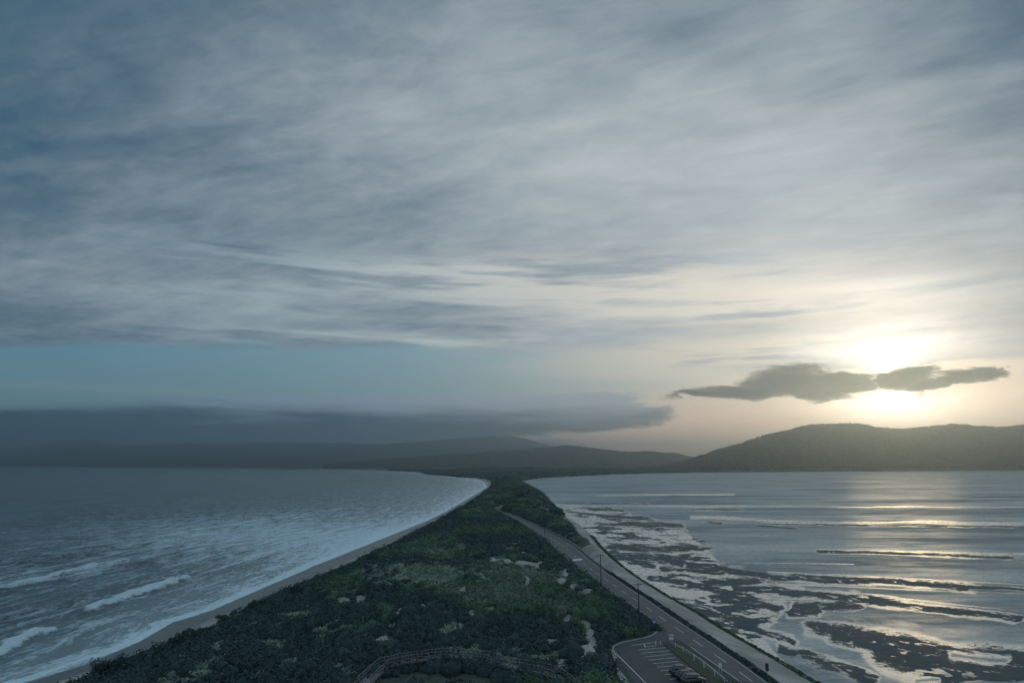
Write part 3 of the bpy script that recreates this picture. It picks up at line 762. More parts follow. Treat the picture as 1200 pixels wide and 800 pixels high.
def make_scrub(name, pts, nleaf, leaf, rlo, rhi, seed, core=True, flat=.8):
    r_ = np.random.default_rng(seed)
    x, y = pts[:, 0], pts[:, 1]; z = base_h(x, y)
    ok, px, py = allowed(x, y, z)
    x, y, z, px, py = x[ok], y[ok], z[ok], px[ok], py[ok]
    n = len(x)
    big = fbm(x / 16, y / 16, 3, 71)
    rad = rlo + (rhi - rlo) * (r_.random(n) ** 1.6 * .75 + .45 * sstep(.35, .68, big))
    rad = np.where(r_.random(n) < .05, rad * 1.45, rad)
    hgt = rad * (flat + .35 * r_.random(n))
    # pale low dune grass on the crest, bright green patches
    palem = np.exp(-(((px - 500) / 80) ** 2 + ((py - 673) / 16) ** 2)) * 1.3
    species_shade = .62 * sstep(.34, .68, fbm(x / 17, y / 22, 4, 81)) + .38 * r_.random(n)
    species_shade = species_shade * .72 + .36 * np.exp(-(((px - 590) / 110) ** 2 + ((py - 685) / 28) ** 2)) * (fbm(x / 9, y / 9, 3, 83) > .45)
    species_shade = species_shade + .13 * sstep(.55, .7, fbm(x / 12, y / 12, 3, 91)) + .14 * (y > YR0 * 1.02) * .5
    species_shade = species_shade - .42 * np.clip(np.exp(-(((px - 300) / 190) ** 2 + ((py - 770) / 50) ** 2)) + np.exp(-(((px - 560) / 190) ** 2 + ((py - 765) / 36) ** 2)), 0, 1)  # shade over the lower dune zones, put in as darker leaf colour
    species_shade = species_shade - .22 * sstep(.0, 1., 1 - (x - xLV(y)) / 26)
    isgrass = r_.random(n) < np.maximum(palem * .92, clear_f(x, y) * .95)
    species_shade = np.where(isgrass, .97, np.minimum(species_shade, .80))
    hgt = np.where(isgrass, hgt * .4, hgt * (1 - .45 * np.clip(palem, 0, 1))); rad = np.where(isgrass, rad * .8, rad)
    pos = np.stack([x, y, z], -1)
    # leaf clumps
    th = r_.random((n, nleaf)) * 2 * PI; cz = r_.random((n, nleaf)) ** .75
    sr = np.sqrt(np.maximum(1 - cz * cz, 0))
    lob = 1 + .28 * np.sin(th * 3 + r_.random((n, 1)) * 6) * sr + (r_.random((n, nleaf)) - .5) * .35
    dirv = np.stack([sr * np.cos(th), sr * np.sin(th), cz], -1)
    cen = dirv * lob[..., None] * np.stack([rad, rad, hgt], -1)[:, None] + pos[:, None]
    nor = dirv + (r_.random((n, nleaf, 3)) - .5) * 1.5
    nor /= np.linalg.norm(nor, axis=-1, keepdims=True) + 1e-9
    aux = r_.random((n, nleaf, 3)) - .5
    e1 = np.cross(nor, aux); e1 /= np.linalg.norm(e1, axis=-1, keepdims=True) + 1e-9
    e2 = np.cross(nor, e1)
    sz = leaf * (.6 + .8 * r_.random((n, nleaf, 1)))
    tri = np.stack([cen + e1 * sz, cen - e1 * sz * .6 + e2 * sz * .8, cen - e1 * sz * .5 - e2 * sz * .9], 2)
    V = tri.reshape(-1, 3)
    Fc = np.arange(len(V)).reshape(-1, 3)
    spv = np.repeat(species_shade, nleaf * 3); tone = np.repeat((r_.random((n, 1)) ** 1.4 * .75 + r_.random((n, nleaf)) * .4 - .05).ravel(), 3)
    if core:
        nv = len(ICO_V)
        cv = ICO_V[None] * (1 + (r_.random((n, nv, 1)) - .5) * .3) * np.stack([rad * .82, rad * .82, hgt * .80], -1)[:, None] + pos[:, None]
        cf = (ICO_F[None] + (np.arange(n) * nv)[:, None, None]).reshape(-1, 3) + len(V)
        V = np.concatenate([V, cv.reshape(-1, 3)]); Fc = np.concatenate([Fc, cf])
        spv = np.concatenate([spv, np.repeat(species_shade, nv)]); tone = np.concatenate([tone, np.repeat(r_.random(n) * .4, nv)])
    return npmesh(name, V, Fc, m_scrub, {'species_shade': spv, 'tone': tone}, smooth=False)

s1 = make_scrub('dune_scrub', scrub_points(92, 250, 1.25, 1), 46, .20, .8, 1.9, 1)
s2 = make_scrub('dune_scrub', scrub_points(250, 560, 1.9, 2), 30, .32, 1.2, 2.6, 2)
s3 = make_scrub('dune_scrub', scrub_points(560, 1450, 3.6, 3), 18, .6, 2.0, 4.2, 3, flat=.65)
s4 = make_scrub('dune_scrub', scrub_points(1450, 4300, 13, 4), 7, 2.0, 7, 12, 4, flat=.38)
for s_, lb in zip((s1, s2, s3, s4), ('low dark coastal scrub covering the near dune', 'dense scrub over the middle of the dune ridge and the bank beyond the road',
                                    'dark green scrub on the narrow far part of the isthmus', 'hazy grey green scrub on the widening land past the neck')):
    tag(s_, lb, 'scrub', kind='stuff')
#@@PROPS
# ------------------------------------------------------------------ road, car park, footpath
def gpx(px, py, off=0.0):
    """ground point seen at a photograph pixel, lifted by off"""
    z = 5.0
    for _ in range(25):
        x, y, _z = P(px, py, z); z = .5 * z + .5 * (float(base_h(np.array([x]), np.array([y]))[0]) + off)
    return Vector(P(px, py, z))

m_asph, t, b = material('asphalt')
p = t.pos(); n1 = t.noise(p, .35, 5, .6); n2 = t.noise(p, 6, 3, .6)
t._in(b.inputs['Base Color'], t.mix(t.step(n1 + (n2 - .5) * .4, .3, .7), (.026, .042, .048), (.052, .070, .078)))
b.inputs['Roughness'].default_value = .62
m_asph2, t, b = material('car_park_asphalt')
p = t.pos(); n1 = t.noise(p, .3, 5, .6); n2 = t.noise(p, 5, 3, .6)
t._in(b.inputs['Base Color'], t.mix(t.step(n1 + (n2 - .5) * .4, .3, .7), (.022, .034, .04), (.042, .056, .066)))
b.inputs['Roughness'].default_value = .68
m_paint = simple('road_paint', (.58, .6, .6), .7, var=.3, scale=2.5)
m_conc = simple('pale_concrete', (.33, .335, .32), .85, var=.2, scale=1.2)
m_steel = simple('galvanised_steel', (.42, .44, .46), .42, .6, var=.15)
m_wood = simple('weathered_timber', (.20, .20, .19), .85, var=.3, scale=5)
m_dwood = simple('dark_pole_timber', (.045, .042, .038), .85, var=.3, scale=5)
m_white = simple('white_paint', (.62, .64, .66), .5, var=.08)
m_blue = simple('blue_sign_face', (.08, .16, .42), .4, var=.08)
m_dark = simple('dark_sign_face', (.03, .03, .035), .6, var=.1)

def sheet(name, pts, z, mat, kind='structure'):
    o = MB().poly([(p_[0], p_[1], z) for p_ in pts]).build(name, mat); tag(o, kind=kind); return o

ys = rows(70, YR0 - 1, .008, 1.0)
xl, xr = roadL(ys), roadR(ys)
ncr = 7
uu = np.linspace(0, 1, ncr)
RX = xl[:, None] + (xr - xl)[:, None] * uu[None]
RY = np.repeat(ys[:, None], ncr, 1); RZ = ZR + .03 * (1 - (2 * uu[None] - 1) ** 2) + 0 * RY
tag(npmesh('road', np.stack([RX, RY, RZ], -1), grid_faces(*RX.shape), m_asph), kind='structure')
def ribbon(name, pts, w, z, mat, kind='structure', h=None, parent=None):
    """flat strip (or kerb when h is given) along a polyline"""
    pts = [Vector((p_[0], p_[1], 0)) for p_ in pts]; mb = MB(); L = []; R = []
    for i, p_ in enumerate(pts):
        d = (pts[min(i + 1, len(pts) - 1)] - pts[max(i - 1, 0)]).normalized(); n_ = Vector((-d.y, d.x, 0)) * w / 2
        L.append(p_ + n_); R.append(p_ - n_)
    if h:
        rings = [[mb.bm.verts.new((a.x, a.y, z)), mb.bm.verts.new((a.x, a.y, z + h)), mb.bm.verts.new((c_.x, c_.y, z + h)), mb.bm.verts.new((c_.x, c_.y, z))] for a, c_ in zip(L, R)]
        for a, c_ in zip(rings[:-1], rings[1:]):
            for k in range(4): mb.bm.faces.new((a[k], a[(k + 1) % 4], c_[(k + 1) % 4], c_[k]))
        mb.bm.faces.new(rings[0]); mb.bm.faces.new(rings[-1][::-1])
    else:
        vl = [mb.bm.verts.new((a.x, a.y, z)) for a in L]; vr = [mb.bm.verts.new((a.x, a.y, z)) for a in R]
        for i in range(len(pts) - 1): mb.bm.faces.new((vl[i], vl[i + 1], vr[i + 1], vr[i]))
    o = mb.build(name, mat, parent)
    if kind: tag(o, kind=kind)
    return o
ribbon('road_bend', bend, 6.6, ZR + .012, m_asph)
sheet('car_park_surface', park, ZR - .012, m_asph2)
# painted lines: dashed centre line, edge lines
def along(f, y0, y1, off=0.0, step=6):
    return [(float(f(yy)) + off, yy) for yy in np.arange(y0, y1, step)]
cen = lambda yy: (roadL(yy) * .5 + roadR(yy) * .5)
mbl = []
for y0 in np.arange(120, 520, 12.0):
    ribbon('road_marking', along(cen, y0, y0 + 6.5, 0, 2), .16, ZR + .036, m_paint)
ribbon('road_marking', along(roadL, 96, P(0, 757, ZR)[1], .35, 3), .14, ZR + .022, m_paint)
ribbon('road_marking', along(roadL, P(0, 726, ZR)[1], 500, .3, 6), .12, ZR + .022, m_paint)
ribbon('road_marking', along(roadR, 96, 520, -.4, 5), .12, ZR + .022, m_paint)
sheet('road_marking', [P(a, c_, ZR) for a, c_ in [(664, 655.8), (680, 654), (684, 655.6), (668, 657.6)]], ZR + .04, m_paint)
for a in [((740.5, 755.5), (762, 753)), ((748, 761), (781, 758)), ((752, 765), (785, 761.6)), ((756, 769), (788, 765.8)), ((760, 773), (792, 769.8)), ((765, 777), (796.5, 774)), ((770, 781), (801, 778.2)),
          ((774, 785.2), (806, 782.4)), ((779, 789.8), (811, 787)), ((785, 795.4), (817, 791.8)), ((791, 801), (823, 797))]:
    ribbon('parking_line', [P(*a[0], ZR), P(*a[1], ZR)], .2, ZR - .006, m_paint)
ribbon('parking_line', [P(725, 768, ZR), P(741, 784, ZR), P(757, 800, ZR), P(775, 818, ZR)], .2, ZR - .006, m_paint)
for a in [((755, 754), (767, 751.6)), ((756, 757.6), (768.5, 756)), ((755, 754), (756, 757.6))]:
    ribbon('parking_line', [P(*a[0], ZR), P(*a[1], ZR)], .16, ZR - .004, m_paint)
def smooth_px(pts, n=6):
    pts = [Vector((a, c_)) for a, c_ in pts]; out = []
    for i in range(len(pts) - 1):
        p0, p1, p2, p3 = pts[max(i - 1, 0)], pts[i], pts[i + 1], pts[min(i + 2, len(pts) - 1)]
        for k in range(n):
            s_ = k / n
            out.append(.5 * ((2 * p1) + (p2 - p0) * s_ + (2 * p0 - 5 * p1 + 4 * p2 - p3) * s_ ** 2 + (3 * p1 - p0 - 3 * p2 + p3) * s_ ** 3))
    out.append(pts[-1]); return out
kb = ribbon('kerb', [P(a, c_, ZR) for a, c_ in smooth_px([(770, 740), (762, 745), (745, 749.3), (728, 752.8), (719.5, 757), (718, 761.5)])], .34, ZR - .05, m_conc, h=.17)
fp = MB(); L_ = [(715.5, 761.5), (712, 771), (715, 780), (723, 791), (731, 801), (740, 812)]; R_ = [(719, 761.5), (725, 767.5), (719, 774.5), (724, 783), (732, 792), (738.5, 801), (747, 812)]
vs_ = [fp.bm.verts.new(P(a, c_, ZR)[:2] + (ZR + .10,)) for a, c_ in L_ + R_[::-1]]
fc = fp.bm.faces.new(vs_); ex = bmesh.ops.extrude_face_region(fp.bm, geom=[fc]); bmesh.ops.translate(fp.bm, verts=[v for v in ex['geom'] if isinstance(v, bmesh.types.BMVert)], vec=(0, 0, -.2))
tag(fp.build('footpath', m_conc), kind='structure')
# island between road and car park
isl = [(777, 755), (784, 752.5), (792, 756.5), (805, 763), (820, 773), (838, 787), (852, 799), (862, 808), (840, 808), (832, 799), (818, 787.5), (804, 776.5), (790, 765)]
m_verge = simple('short_grass', (.045, .062, .032), .95, var=.35, scale=1.5, bump=.05)
im = MB(); vs_ = [im.bm.verts.new(P(a, c_, ZR)[:2] + (ZR + .09,)) for a, c_ in isl]
fc = im.bm.faces.new(vs_); ex = bmesh.ops.extrude_face_region(im.bm, geom=[fc]); bmesh.ops.translate(im.bm, verts=[v for v in ex['geom'] if isinstance(v, bmesh.types.BMVert)], vec=(0, 0, -.2))
tag(im.build('verge', m_verge), kind='structure')
ribbon('kerb', [P(a, c_, ZR) for a, c_ in [(786, 752.3), (793, 756), (806, 762.6), (821, 772.4), (839, 786.4), (853, 798.4), (863, 807.5)]], .25, ZR - .05, m_conc, h=.17)

# ------------------------------------------------------------------ crash barrier on the right of the road
br = empty('crash_barrier'); tag(br, 'long pale steel crash barrier along the bay side of the road where it bends', 'crash barrier')
yb = np.arange(P(0, 672, ZR)[1], P(0, 603, ZR)[1], 2.0)
bp = [Vector((float(roadR(v)) + .9, v, ZR)) for v in yb]
prof = [(0, .42), (.06, .47), (.02, .56), (.0, .60), (.06, .68), (0, .76), (-.03, .76), (-.03, .42)]
mb = MB(); rings = []
for p_ in bp: rings.append([mb.bm.verts.new((p_.x - a, p_.y, p_.z + c_)) for a, c_ in prof])
for a, c_ in zip(rings[:-1], rings[1:]):
    for k in range(len(prof)): mb.bm.faces.new((a[k], a[(k + 1) % len(prof)], c_[(k + 1) % len(prof)], c_[k]))
mb.build('rail', m_steel, br)
for i in range(0, len(bp), 2):
    MB().box(bp[i] + Vector((.09, 0, .32)), (.12, .1, .84)).build('post', m_steel, br)

# ------------------------------------------------------------------ poles, signs, posts
def pole(px, py, topy, label, arm=True):
    b0 = gpx(px, py); o = empty('utility_pole', b0); tag(o, label, 'utility pole', 'utility poles along the road')
    hgt = PY(px, topy, b0.y)[2] - b0.z + .3
    MB().tube((0, 0, -.6), (0, 0, hgt), .17, .11, 12).build('shaft', m_dwood, o, True)
    if arm:
        MB().box((0, 0, hgt - .35), (2.1, .1, .13)).build('crossarm', m_dwood, o)
        for sx_ in (-.9, -.3, .3, .9):
            MB().tube((sx_, 0, hgt - .28), (sx_, 0, hgt - .16), .03, .03, 8).tube((sx_, 0, hgt - .17), (sx_, 0, hgt - .03), .055, .035, 10).build('insulator', m_white, o, True)
        MB().bar((-.6, .04, hgt - .36), (0, .04, hgt - .85), .05).bar((.6, .04, hgt - .36), (0, .04, hgt - .85), .05).build('brace', m_steel, o)
    return o
pole(749, 724, 684, 'dark timber power pole with crossarm at the dune edge, nearest of the three poles')
pole(704.5, 691, 650, 'dark timber power pole with crossarm further along, just past where the sand track narrows')
pole(638.5, 627, 614, 'short plain distant pole by the bend side scrub right of the road', False)

def post_sign(name, px, py, panels, hgt, label, mat, posts=(0,), w=.6, ph=.7, cat='road sign', pm=None):
    b0 = gpx(px, py); o = empty(name, b0); tag(o, label, cat)
    for s_ in posts: MB().tube((s_, 0, -.3), (s_, 0, hgt), .045, .045, 8).build('post', pm or m_steel, o, True)
    for (pw, hh, zc, mm, nm) in panels: MB().box((0, -.06, zc), (pw, .03, hh), bevel=.01).build(nm, mm, o)
    return o
post_sign('road_sign', 787, 757.5, [(.95, 1.15, 2.0, m_white, 'panel'), (.7, .16, 2.15, m_dark, 'marking')], 2.5, 'squarish white sign on two steel posts at the tip of the grass island', m_white, posts=(-.3, .3))
post_sign('road_sign', 766.5, 735, [(.62, .55, 1.85, m_blue, 'upper_panel'), (.62, .55, 1.28, m_white, 'lower_panel')], 2.15, 'small blue and white sign on one post at the car park mouth', m_blue)
post_sign('road_sign', 845, 799, [(.55, .8, 2.9, m_white, 'panel')], 3.3, 'tall narrow white sign on two posts by the road edge of the grass island', m_white, posts=(-.25, .25))
post_sign('road_sign', 899.5, 794, [(.6, 1.35, 1.9, m_dark, 'panel')], 2.5, 'dark sign on a thin post seen from behind on the sandy bay verge', m_dark)
post_sign('guide_post', 762.5, 728, [(.12, .2, .98, m_white, 'reflector')], 1.15, 'thin white guide post left of the road before the car park', m_white, cat='post', pm=m_white)
proto = None
for (px, py, lb) in [(768.5, 757.3, 'white bollard at the right corner of the painted box'), (774.2, 757, 'white bollard between the painted box and the grass island')]:
    b0 = Vector(P(px, py, ZR - .01)); o = empty('bollard', b0); tag(o, lb, 'bollard', 'white bollards in the car park')
    MB().tube((0, 0, 0), (0, 0, 1.05), .08, .08, 12).build('post', m_white, o, True)
    MB().tube((0, 0, 1.05), (0, 0, 1.11), .09, .05, 12).build('cap', m_white, o, True)
# post and cable fence on the island
fe = empty('post_fence'); tag(fe, 'low fence of pale posts and two cables along the grass island beside the road', 'fence')
fpts = [Vector(P(a, c_, ZR + .09)) for a, c_ in [(791.5, 758.5), (800.5, 763.5), (813.5, 773), (825, 782), (837.5, 791.5), (849, 801)]]
for p_ in fpts:
    q_ = MB().box(p_ + Vector((0, 0, .55)), (.13, .13, 1.1), bevel=.015).build('post', m_white, fe)
for zz_ in (.55, .92):
    mb = MB()
    for a, c_ in zip(fpts[:-1], fpts[1:]): mb.tube(a + Vector((0, 0, zz_)), c_ + Vector((0, 0, zz_)), .022, .022, 6)
    mb.build('cable', m_steel, fe)

# ------------------------------------------------------------------ parked cars
def car_paint(name, col):
    m, t, b = material(name); t._in(b.inputs['Base Color'], (*col, 1)); b.inputs['Roughness'].default_value = .28
    b.inputs['Coat Weight'].default_value = .7; b.inputs['Coat Roughness'].default_value = .06; return m
m_cp = [car_paint('black_car_paint', (.012, .013, .014)), car_paint('charcoal_car_paint', (.035, .038, .042)), car_paint('dark_green_car_paint', (.014, .022, .018))]
m_glass, t, b = material('car_glass'); t._in(b.inputs['Base Color'], (.012, .015, .018, 1)); b.inputs['Roughness'].default_value = .05; b.inputs['IOR'].default_value = 1.9
m_tyre = simple('tyre_rubber', (.02, .02, .02), .85); m_lamp = simple('head_lamp', (.6, .62, .62), .15); m_tail = simple('tail_lamp', (.35, .02, .02), .25)
def loft(mb, secs):
    """secs: (x, half width bottom, half width top, z bottom, z top) with rounded corners"""
    rings = []
    for (x, wb, wt, zb, zt) in secs:
        r_ = .12 * (zt - zb)
        pts = [(-wb, zb + r_), (-wb * .99, (zb + zt) / 2), (-wt, zt - r_), (-wt + r_, zt), (0, zt + .03), (wt - r_, zt), (wt, zt - r_), (wb * .99, (zb + zt) / 2), (wb, zb + r_), (wb - r_, zb), (-wb + r_, zb)]
        rings.append([mb.bm.verts.new((x, a, c_)) for a, c_ in pts])
    n_ = len(rings[0])
    for a, c_ in zip(rings[:-1], rings[1:]):
        for k in range(n_): mb.bm.faces.new((a[k], a[(k + 1) % n_], c_[(k + 1) % n_], c_[k]))
    mb.bm.faces.new(rings[0]); mb.bm.faces.new(rings[-1][::-1])
def make_car(loc, rz, paint, label, tall=0.0):
    o = empty('parked_car', loc, rz); tag(o, label, 'car', 'dark cars parked in the bays beside the grass island')
    mb = MB(); loft(mb, [(-2.25, .72, .66, .42, .82), (-2.15, .84, .78, .30, .98 + tall * .4), (-1.5, .9, .84, .26, 1.02 + tall * .4), (-.3, .91, .85, .25, 1.0 + tall * .4), (.9, .9, .84, .26, .99 + tall * .3), (1.7, .88, .78, .28, .90 + tall * .3), (2.15, .80, .70, .34, .78 + tall * .2), (2.27, .66, .6, .42, .68)])
    mb.build('body', paint, o, True)
    mb = MB(); loft(mb, [(-2.0, .74, .66, .9 + tall * .4, 1.08 + tall * .5), (-1.55, .77, .62, .95 + tall * .4, 1.44 + tall), (.15, .77, .62, .95 + tall * .4, 1.46 + tall), (1.0, .76, .70, .93 + tall * .3, 1.03 + tall * .3)])
    mb.build('windows', m_glass, o, True)
    mb = MB(); loft(mb, [(-1.62, .60, .56, 1.42 + tall, 1.47 + tall), (-.7, .63, .58, 1.44 + tall, 1.53 + tall), (.25, .60, .56, 1.44 + tall, 1.50 + tall)])
    mb.build('roof', paint, o, True)
    mb = MB()
    for s_ in (-1, 1): mb.bar((-1.5, s_ * .52, 1.56 + tall), (.1, s_ * .52, 1.56 + tall), .05); 
    for xx in (-1.1, -.2): mb.bar((xx, -.52, 1.59 + tall), (xx, .52, 1.59 + tall), .05)
    mb.build('roof_rack', m_steel, o)
    for xx in (-1.38, 1.38):
        for s_ in (-1, 1):
            w = MB().tube((xx, s_ * .70, .33), (xx, s_ * .93, .33), .33, .33, 20).build('wheel', m_tyre, o, True)
            MB().tube((xx, s_ * .925, .33), (xx, s_ * .945, .33), .19, .17, 12).build('rim', m_steel, w)
    for s_ in (-1, 1):
        MB().box((2.2, s_ * .55, .70), (.1, .3, .13), bevel=.02).build('headlight', m_lamp, o)
        MB().box((-2.2, s_ * .66, .84), (.08, .16, .22), bevel=.02).build('tail_light', m_tail, o)
        MB().box((.85, s_ * .95, 1.03 + tall * .4), (.12, .18, .13), bevel=.03).build('mirror', paint, o)
    return o
dv = Vector(P(806, 782.4, ZR)) - Vector(P(774, 785.2, ZR)); ang = math.atan2(dv.y, dv.x)
for (px, py, pm_, tl, lb) in [(799, 790.3, m_cp[1], .28, 'tall charcoal car with roof bars, first in the row beside the empty bays'), (805.5, 795.3, m_cp[0], .05, 'black car with roof bars parked between the tall charcoal car and the dark green one'), (812.5, 800.5, m_cp[2], .18, 'dark green car cut off by the lower edge, last in the row')]:
    c0_ = P(px, py, ZR - .012); make_car(c0_, ang, pm_, lb, tl)

# ------------------------------------------------------------------ boardwalk
bw = empty('boardwalk'); tag(bw, 'curved weathered timber boardwalk with handrails crossing the near dune', 'boardwalk')
wpts = [gpx(a.x, a.y, .55) for a in smooth_px([(415, 822), (432, 800), (446, 785.5), (462, 780), (480, 776.3), (505, 773), (540, 771.8), (565, 775), (590, 780.5), (615, 786), (640, 791), (655, 797), (668, 808)], 4)]
zz_ = [p_.z for p_ in wpts]
for _ in range(5): zz_ = [zz_[0]] + [(zz_[i - 1] + zz_[i] * 2 + zz_[i + 1]) / 4 for i in range(1, len(zz_) - 1)] + [zz_[-1]]
for p_, z_ in zip(wpts, zz_): p_.z = z_ + .45
Ls, Rs = [], []
for i, p_ in enumerate(wpts):
    d_ = (wpts[min(i + 1, len(wpts) - 1)] - wpts[max(i - 1, 0)]); d_.z = 0; d_.normalize(); n_ = Vector((-d_.y, d_.x, 0)) * .95
    Ls.append(p_ + n_); Rs.append(p_ - n_)
mb = MB()
for i in range(len(wpts) - 1):
    seg = (wpts[i + 1] - wpts[i]).length; k_ = max(1, int(seg / .2))
    for j in range(k_):
        f0, f1 = j / k_, (j + .86) / k_
        q_ = [Ls[i].lerp(Ls[i + 1], f0), Ls[i].lerp(Ls[i + 1], f1), Rs[i].lerp(Rs[i + 1], f1), Rs[i].lerp(Rs[i + 1], f0)]
        tv = [mb.bm.verts.new(v) for v in q_]; bv = [mb.bm.verts.new(v - Vector((0, 0, .05))) for v in q_]
        mb.bm.faces.new(tv)
        for k in range(4): mb.bm.faces.new((tv[k], bv[k], bv[(k + 1) % 4], tv[(k + 1) % 4]))
mb.build('deck', m_wood, bw)
for side in (Ls, Rs):
    for hz_ in (1.08, .6):
        mb = MB()
        for a, c_ in zip(side[:-1], side[1:]): mb.bar(a + Vector((0, 0, hz_)), c_ + Vector((0, 0, hz_)), .09, .05)
        mb.build('handrail', m_wood, bw)
    mb = MB()
    for a, c_ in zip(side[:-1], side[1:]): mb.bar(a + Vector((0, 0, -.16)), c_ + Vector((0, 0, -.16)), .06, .2)
    mb.build('bearer', m_wood, bw)
    for p_ in side: MB().box(p_ + Vector((0, 0, .1)), (.11, .11, 2.1)).build('post', m_wood, bw)

# ------------------------------------------------------------------ single shrubs on the seaward edge
def shrub(px, py, wid, hgt, label, seed, airy=1.0):
    r_ = np.random.default_rng(seed); b0 = gpx(px, py); o = empty('coastal_shrub', b0, r_.random() * 6); tag(o, label, 'shrub', 'shrubs on the seaward edge of the dune')
    mb = MB()
    tips = []
    for k in range(5):
        a = k * 1.256 + r_.random(); rr_ = wid * .32 * (.5 + r_.random()); zt = hgt * (.45 + .25 * r_.random())
        mid = Vector((math.cos(a) * rr_ * .35, math.sin(a) * rr_ * .35, zt * .5)); tip = Vector((math.cos(a) * rr_, math.sin(a) * rr_, zt))
        mb.tube((0, 0, -.3), mid, .09, .06, 7).tube(mid, tip, .06, .025, 6); tips.append(tip)
    mb.build('stem', m_dwood, o, True)
    n = int(1100 * airy); V = []
    cl = np.array([[*(tp * (.8 + .5 * r_.random()))] for tp in tips for _ in range(3)]); cl += (r_.random(cl.shape) - .5) * np.array([wid * .35, wid * .35, hgt * .3])
    cl[:, 2] = np.clip(cl[:, 2], hgt * .25, hgt * .82)
    ci = r_.integers(0, len(cl), n); dr = r_.normal(size=(n, 3)); dr /= np.linalg.norm(dr, axis=1, keepdims=True)
    cen_ = cl[ci] + dr * (r_.random((n, 1)) ** .4) * np.array([wid * .2, wid * .2, hgt * .17])
    nr = dr + (r_.random((n, 3)) - .5) * 1.5; e1 = np.cross(nr, r_.random((n, 3)) - .5); e1 /= np.linalg.norm(e1, axis=1, keepdims=True); nr /= np.linalg.norm(nr, axis=1, keepdims=True); e2 = np.cross(nr, e1)
    sz = .13 * (.6 + .8 * r_.random((n, 1)))
    tri = np.stack([cen_ + e1 * sz * 1.3, cen_ + e2 * sz * .7, cen_ - e1 * sz * 1.2, cen_ - e2 * sz * .7], 1).reshape(-1, 3)
    f = npmesh('foliage', tri, np.arange(len(tri)).reshape(-1, 4), m_scrub, {'species_shade': np.full(len(tri), .2), 'tone': np.repeat(r_.random(n), 4)}, smooth=False)
    f.parent = o
for i, a in enumerate([(122, 800, 4.2, 4.4, 'large twiggy dark shrub at the lower left end of the dune edge'), (137, 795, 4.6, 4.2, 'broad dark shrub standing against the large twiggy one above the beach'),
                       (170, 781, 2.6, 3.0, 'small round airy shrub standing out alone against the pale beach'), (187, 772, 2.3, 3.0, 'narrow airy shrub just uphill of the small round one'), (204, 763, 3.0, 3.2, 'leaning pointed shrub at the notch in the dune edge'),
                       (218, 754, 3.4, 3.2, 'dense dome shaped shrub below the bare notch of the beach edge'), (237, 746, 3.0, 2.2, 'low flat topped shrub right of the dome shaped one'), (261, 735, 3.8, 3.4, 'tall domed shrub halfway along the near beach edge'),
                       (280, 725, 3.2, 2.8, 'bushy shrub between the tall domed one and the wide far one'), (298, 716, 3.6, 3.0, 'wide shrub on the dune edge where the dark wet sand narrows'), (345, 698, 3.0, 3.2, 'upright shrub breaking the smooth dune edge further up the beach'), (432, 661, 4.4, 4.0, 'bushy dark shrub projecting over the beach halfway up the spit')]):
    shrub(*a, seed=100 + i, airy=.55 if 'airy' in a[4] else 1.0)
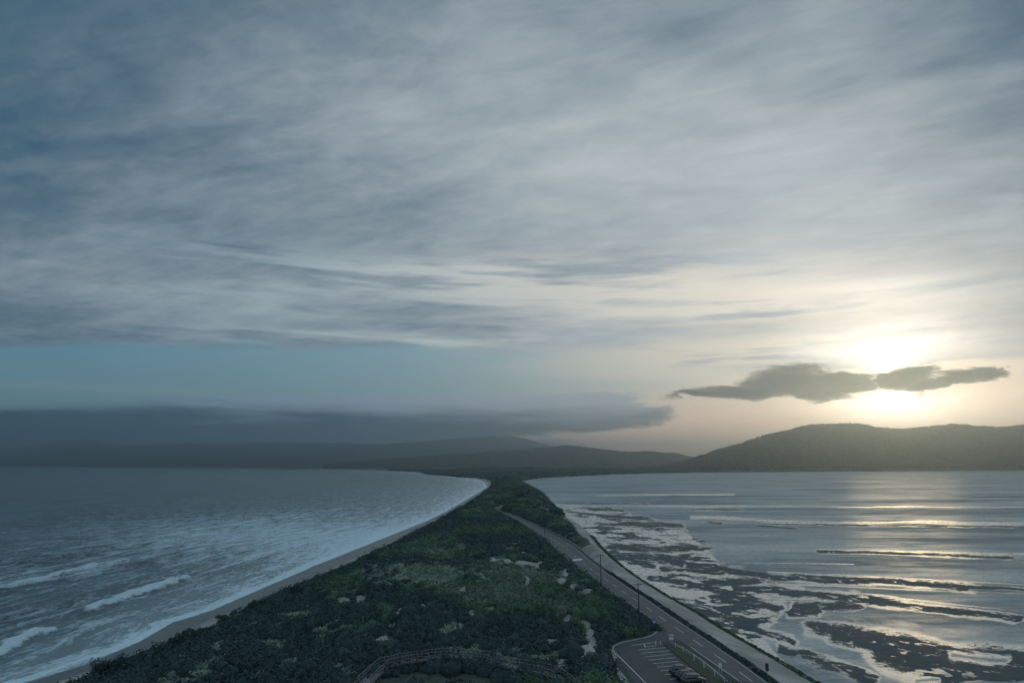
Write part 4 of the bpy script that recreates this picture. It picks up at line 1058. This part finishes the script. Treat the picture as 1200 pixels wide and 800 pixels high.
# dark heath strip between road and sand track, and grass at the top of the shore
def strip_scrub(name, fx, y0, y1, width, step, seed, r0, r1, species_shade, label, cat):
    r_ = np.random.default_rng(seed)
    ys_ = np.arange(y0, y1, step); P_ = []
    for k in np.arange(-width / 2, width / 2 + .01, step * .8):
        P_.append(np.stack([fx(ys_) + k + (r_.random(len(ys_)) - .5) * step, ys_ + (r_.random(len(ys_)) - .5) * step], -1))
    q_ = np.concatenate(P_); q_ = q_[r_.random(len(q_)) < .4 + .9 * (fbm(q_[:, 0] / 3, q_[:, 1] / 5, 3, seed) > .42)]
    n = len(q_); nl = 12
    z = base_h(q_[:, 0], q_[:, 1]); pos = np.stack([q_[:, 0], q_[:, 1], z], -1)
    rad = r0 + (r1 - r0) * r_.random(n); th = r_.random((n, nl)) * 2 * PI; cz = r_.random((n, nl)); sr = np.sqrt(1 - cz * cz)
    dr = np.stack([sr * np.cos(th), sr * np.sin(th), cz * .8], -1); cen_ = dr * rad[:, None, None] + pos[:, None]
    e1 = r_.random((n, nl, 3)) - .5; e1 /= np.linalg.norm(e1, axis=-1, keepdims=True); e2 = np.cross(dr + .01, e1); s_ = .16
    tri = np.stack([cen_ + e1 * s_ * 1.3, cen_ - e1 * s_ + e2 * s_ * 1.3, cen_ - e1 * s_ - e2 * s_ * 1.3], 2).reshape(-1, 3)
    f = npmesh(name, tri, np.arange(len(tri)).reshape(-1, 3), m_scrub, {'species_shade': np.full(len(tri), species_shade), 'tone': np.repeat(r_.random(n * nl), 3)}, smooth=False)
    tag(f, label, cat, kind='stuff')
strip_scrub('verge_heath', lambda v: roadR(v) + 1.0, 100, 262, .8, .5, 41, .25, .55, .3, 'dark low heath strip between the road and the pale sand track', 'heath')
strip_scrub('shore_grass', lambda v: xR(v) - 1.2, 100, 420, 1.8, .6, 42, .25, .55, .5, 'rough grass fringe along the top of the bay shore', 'grass')
strip_scrub('roadside_grass', lambda v: roadL(v) - 1.2, 172, 520, 1.6, .6, 43, .2, .45, .62, 'pale green grass fringe on the dune side of the road', 'grass')
#@@CAM
cam = bpy.data.cameras.new('camera'); co = bpy.data.objects.new('camera', cam); C.objects.link(co)
cam.sensor_width = 36; cam.lens = 36 * F / 1200; cam.clip_end = 80000; cam.clip_start = .5
co.location = (0, 0, H); co.rotation_euler = (PI / 2 + TH, 0, 0)
S.camera = co
S.view_settings.view_transform = 'Standard'; S.view_settings.look = 'None'; S.view_settings.exposure = 0; S.view_settings.gamma = 1
S.view_settings.use_curve_mapping = False
S.render.engine = 'CYCLES'
S.cycles.use_denoising = True; S.cycles.max_bounces = 3; S.cycles.diffuse_bounces = 1; S.cycles.glossy_bounces = 1; S.cycles.volume_bounces = 0; S.cycles.use_adaptive_sampling = True; S.cycles.adaptive_threshold = .03; S.cycles.caustics_reflective = False; S.cycles.caustics_refractive = False
S.cycles.sample_clamp_indirect = 4
# air
m = bpy.data.materials.new('haze'); m.use_nodes = True; nt = m.node_tree
for n in list(nt.nodes): nt.nodes.remove(n)
pv = nt.nodes.new('ShaderNodeVolumePrincipled'); pv.inputs['Color'].default_value = (.72, .89, 1, 1); pv.inputs['Density'].default_value = 1.3e-4; pv.inputs['Anisotropy'].default_value = .86
mo = nt.nodes.new('ShaderNodeOutputMaterial'); nt.links.new(pv.outputs[0], mo.inputs['Volume'])
hz = MB().box((0, 10800, 355), (56000, 23800, 730)).build('haze', m); tag(hz, kind='stuff')
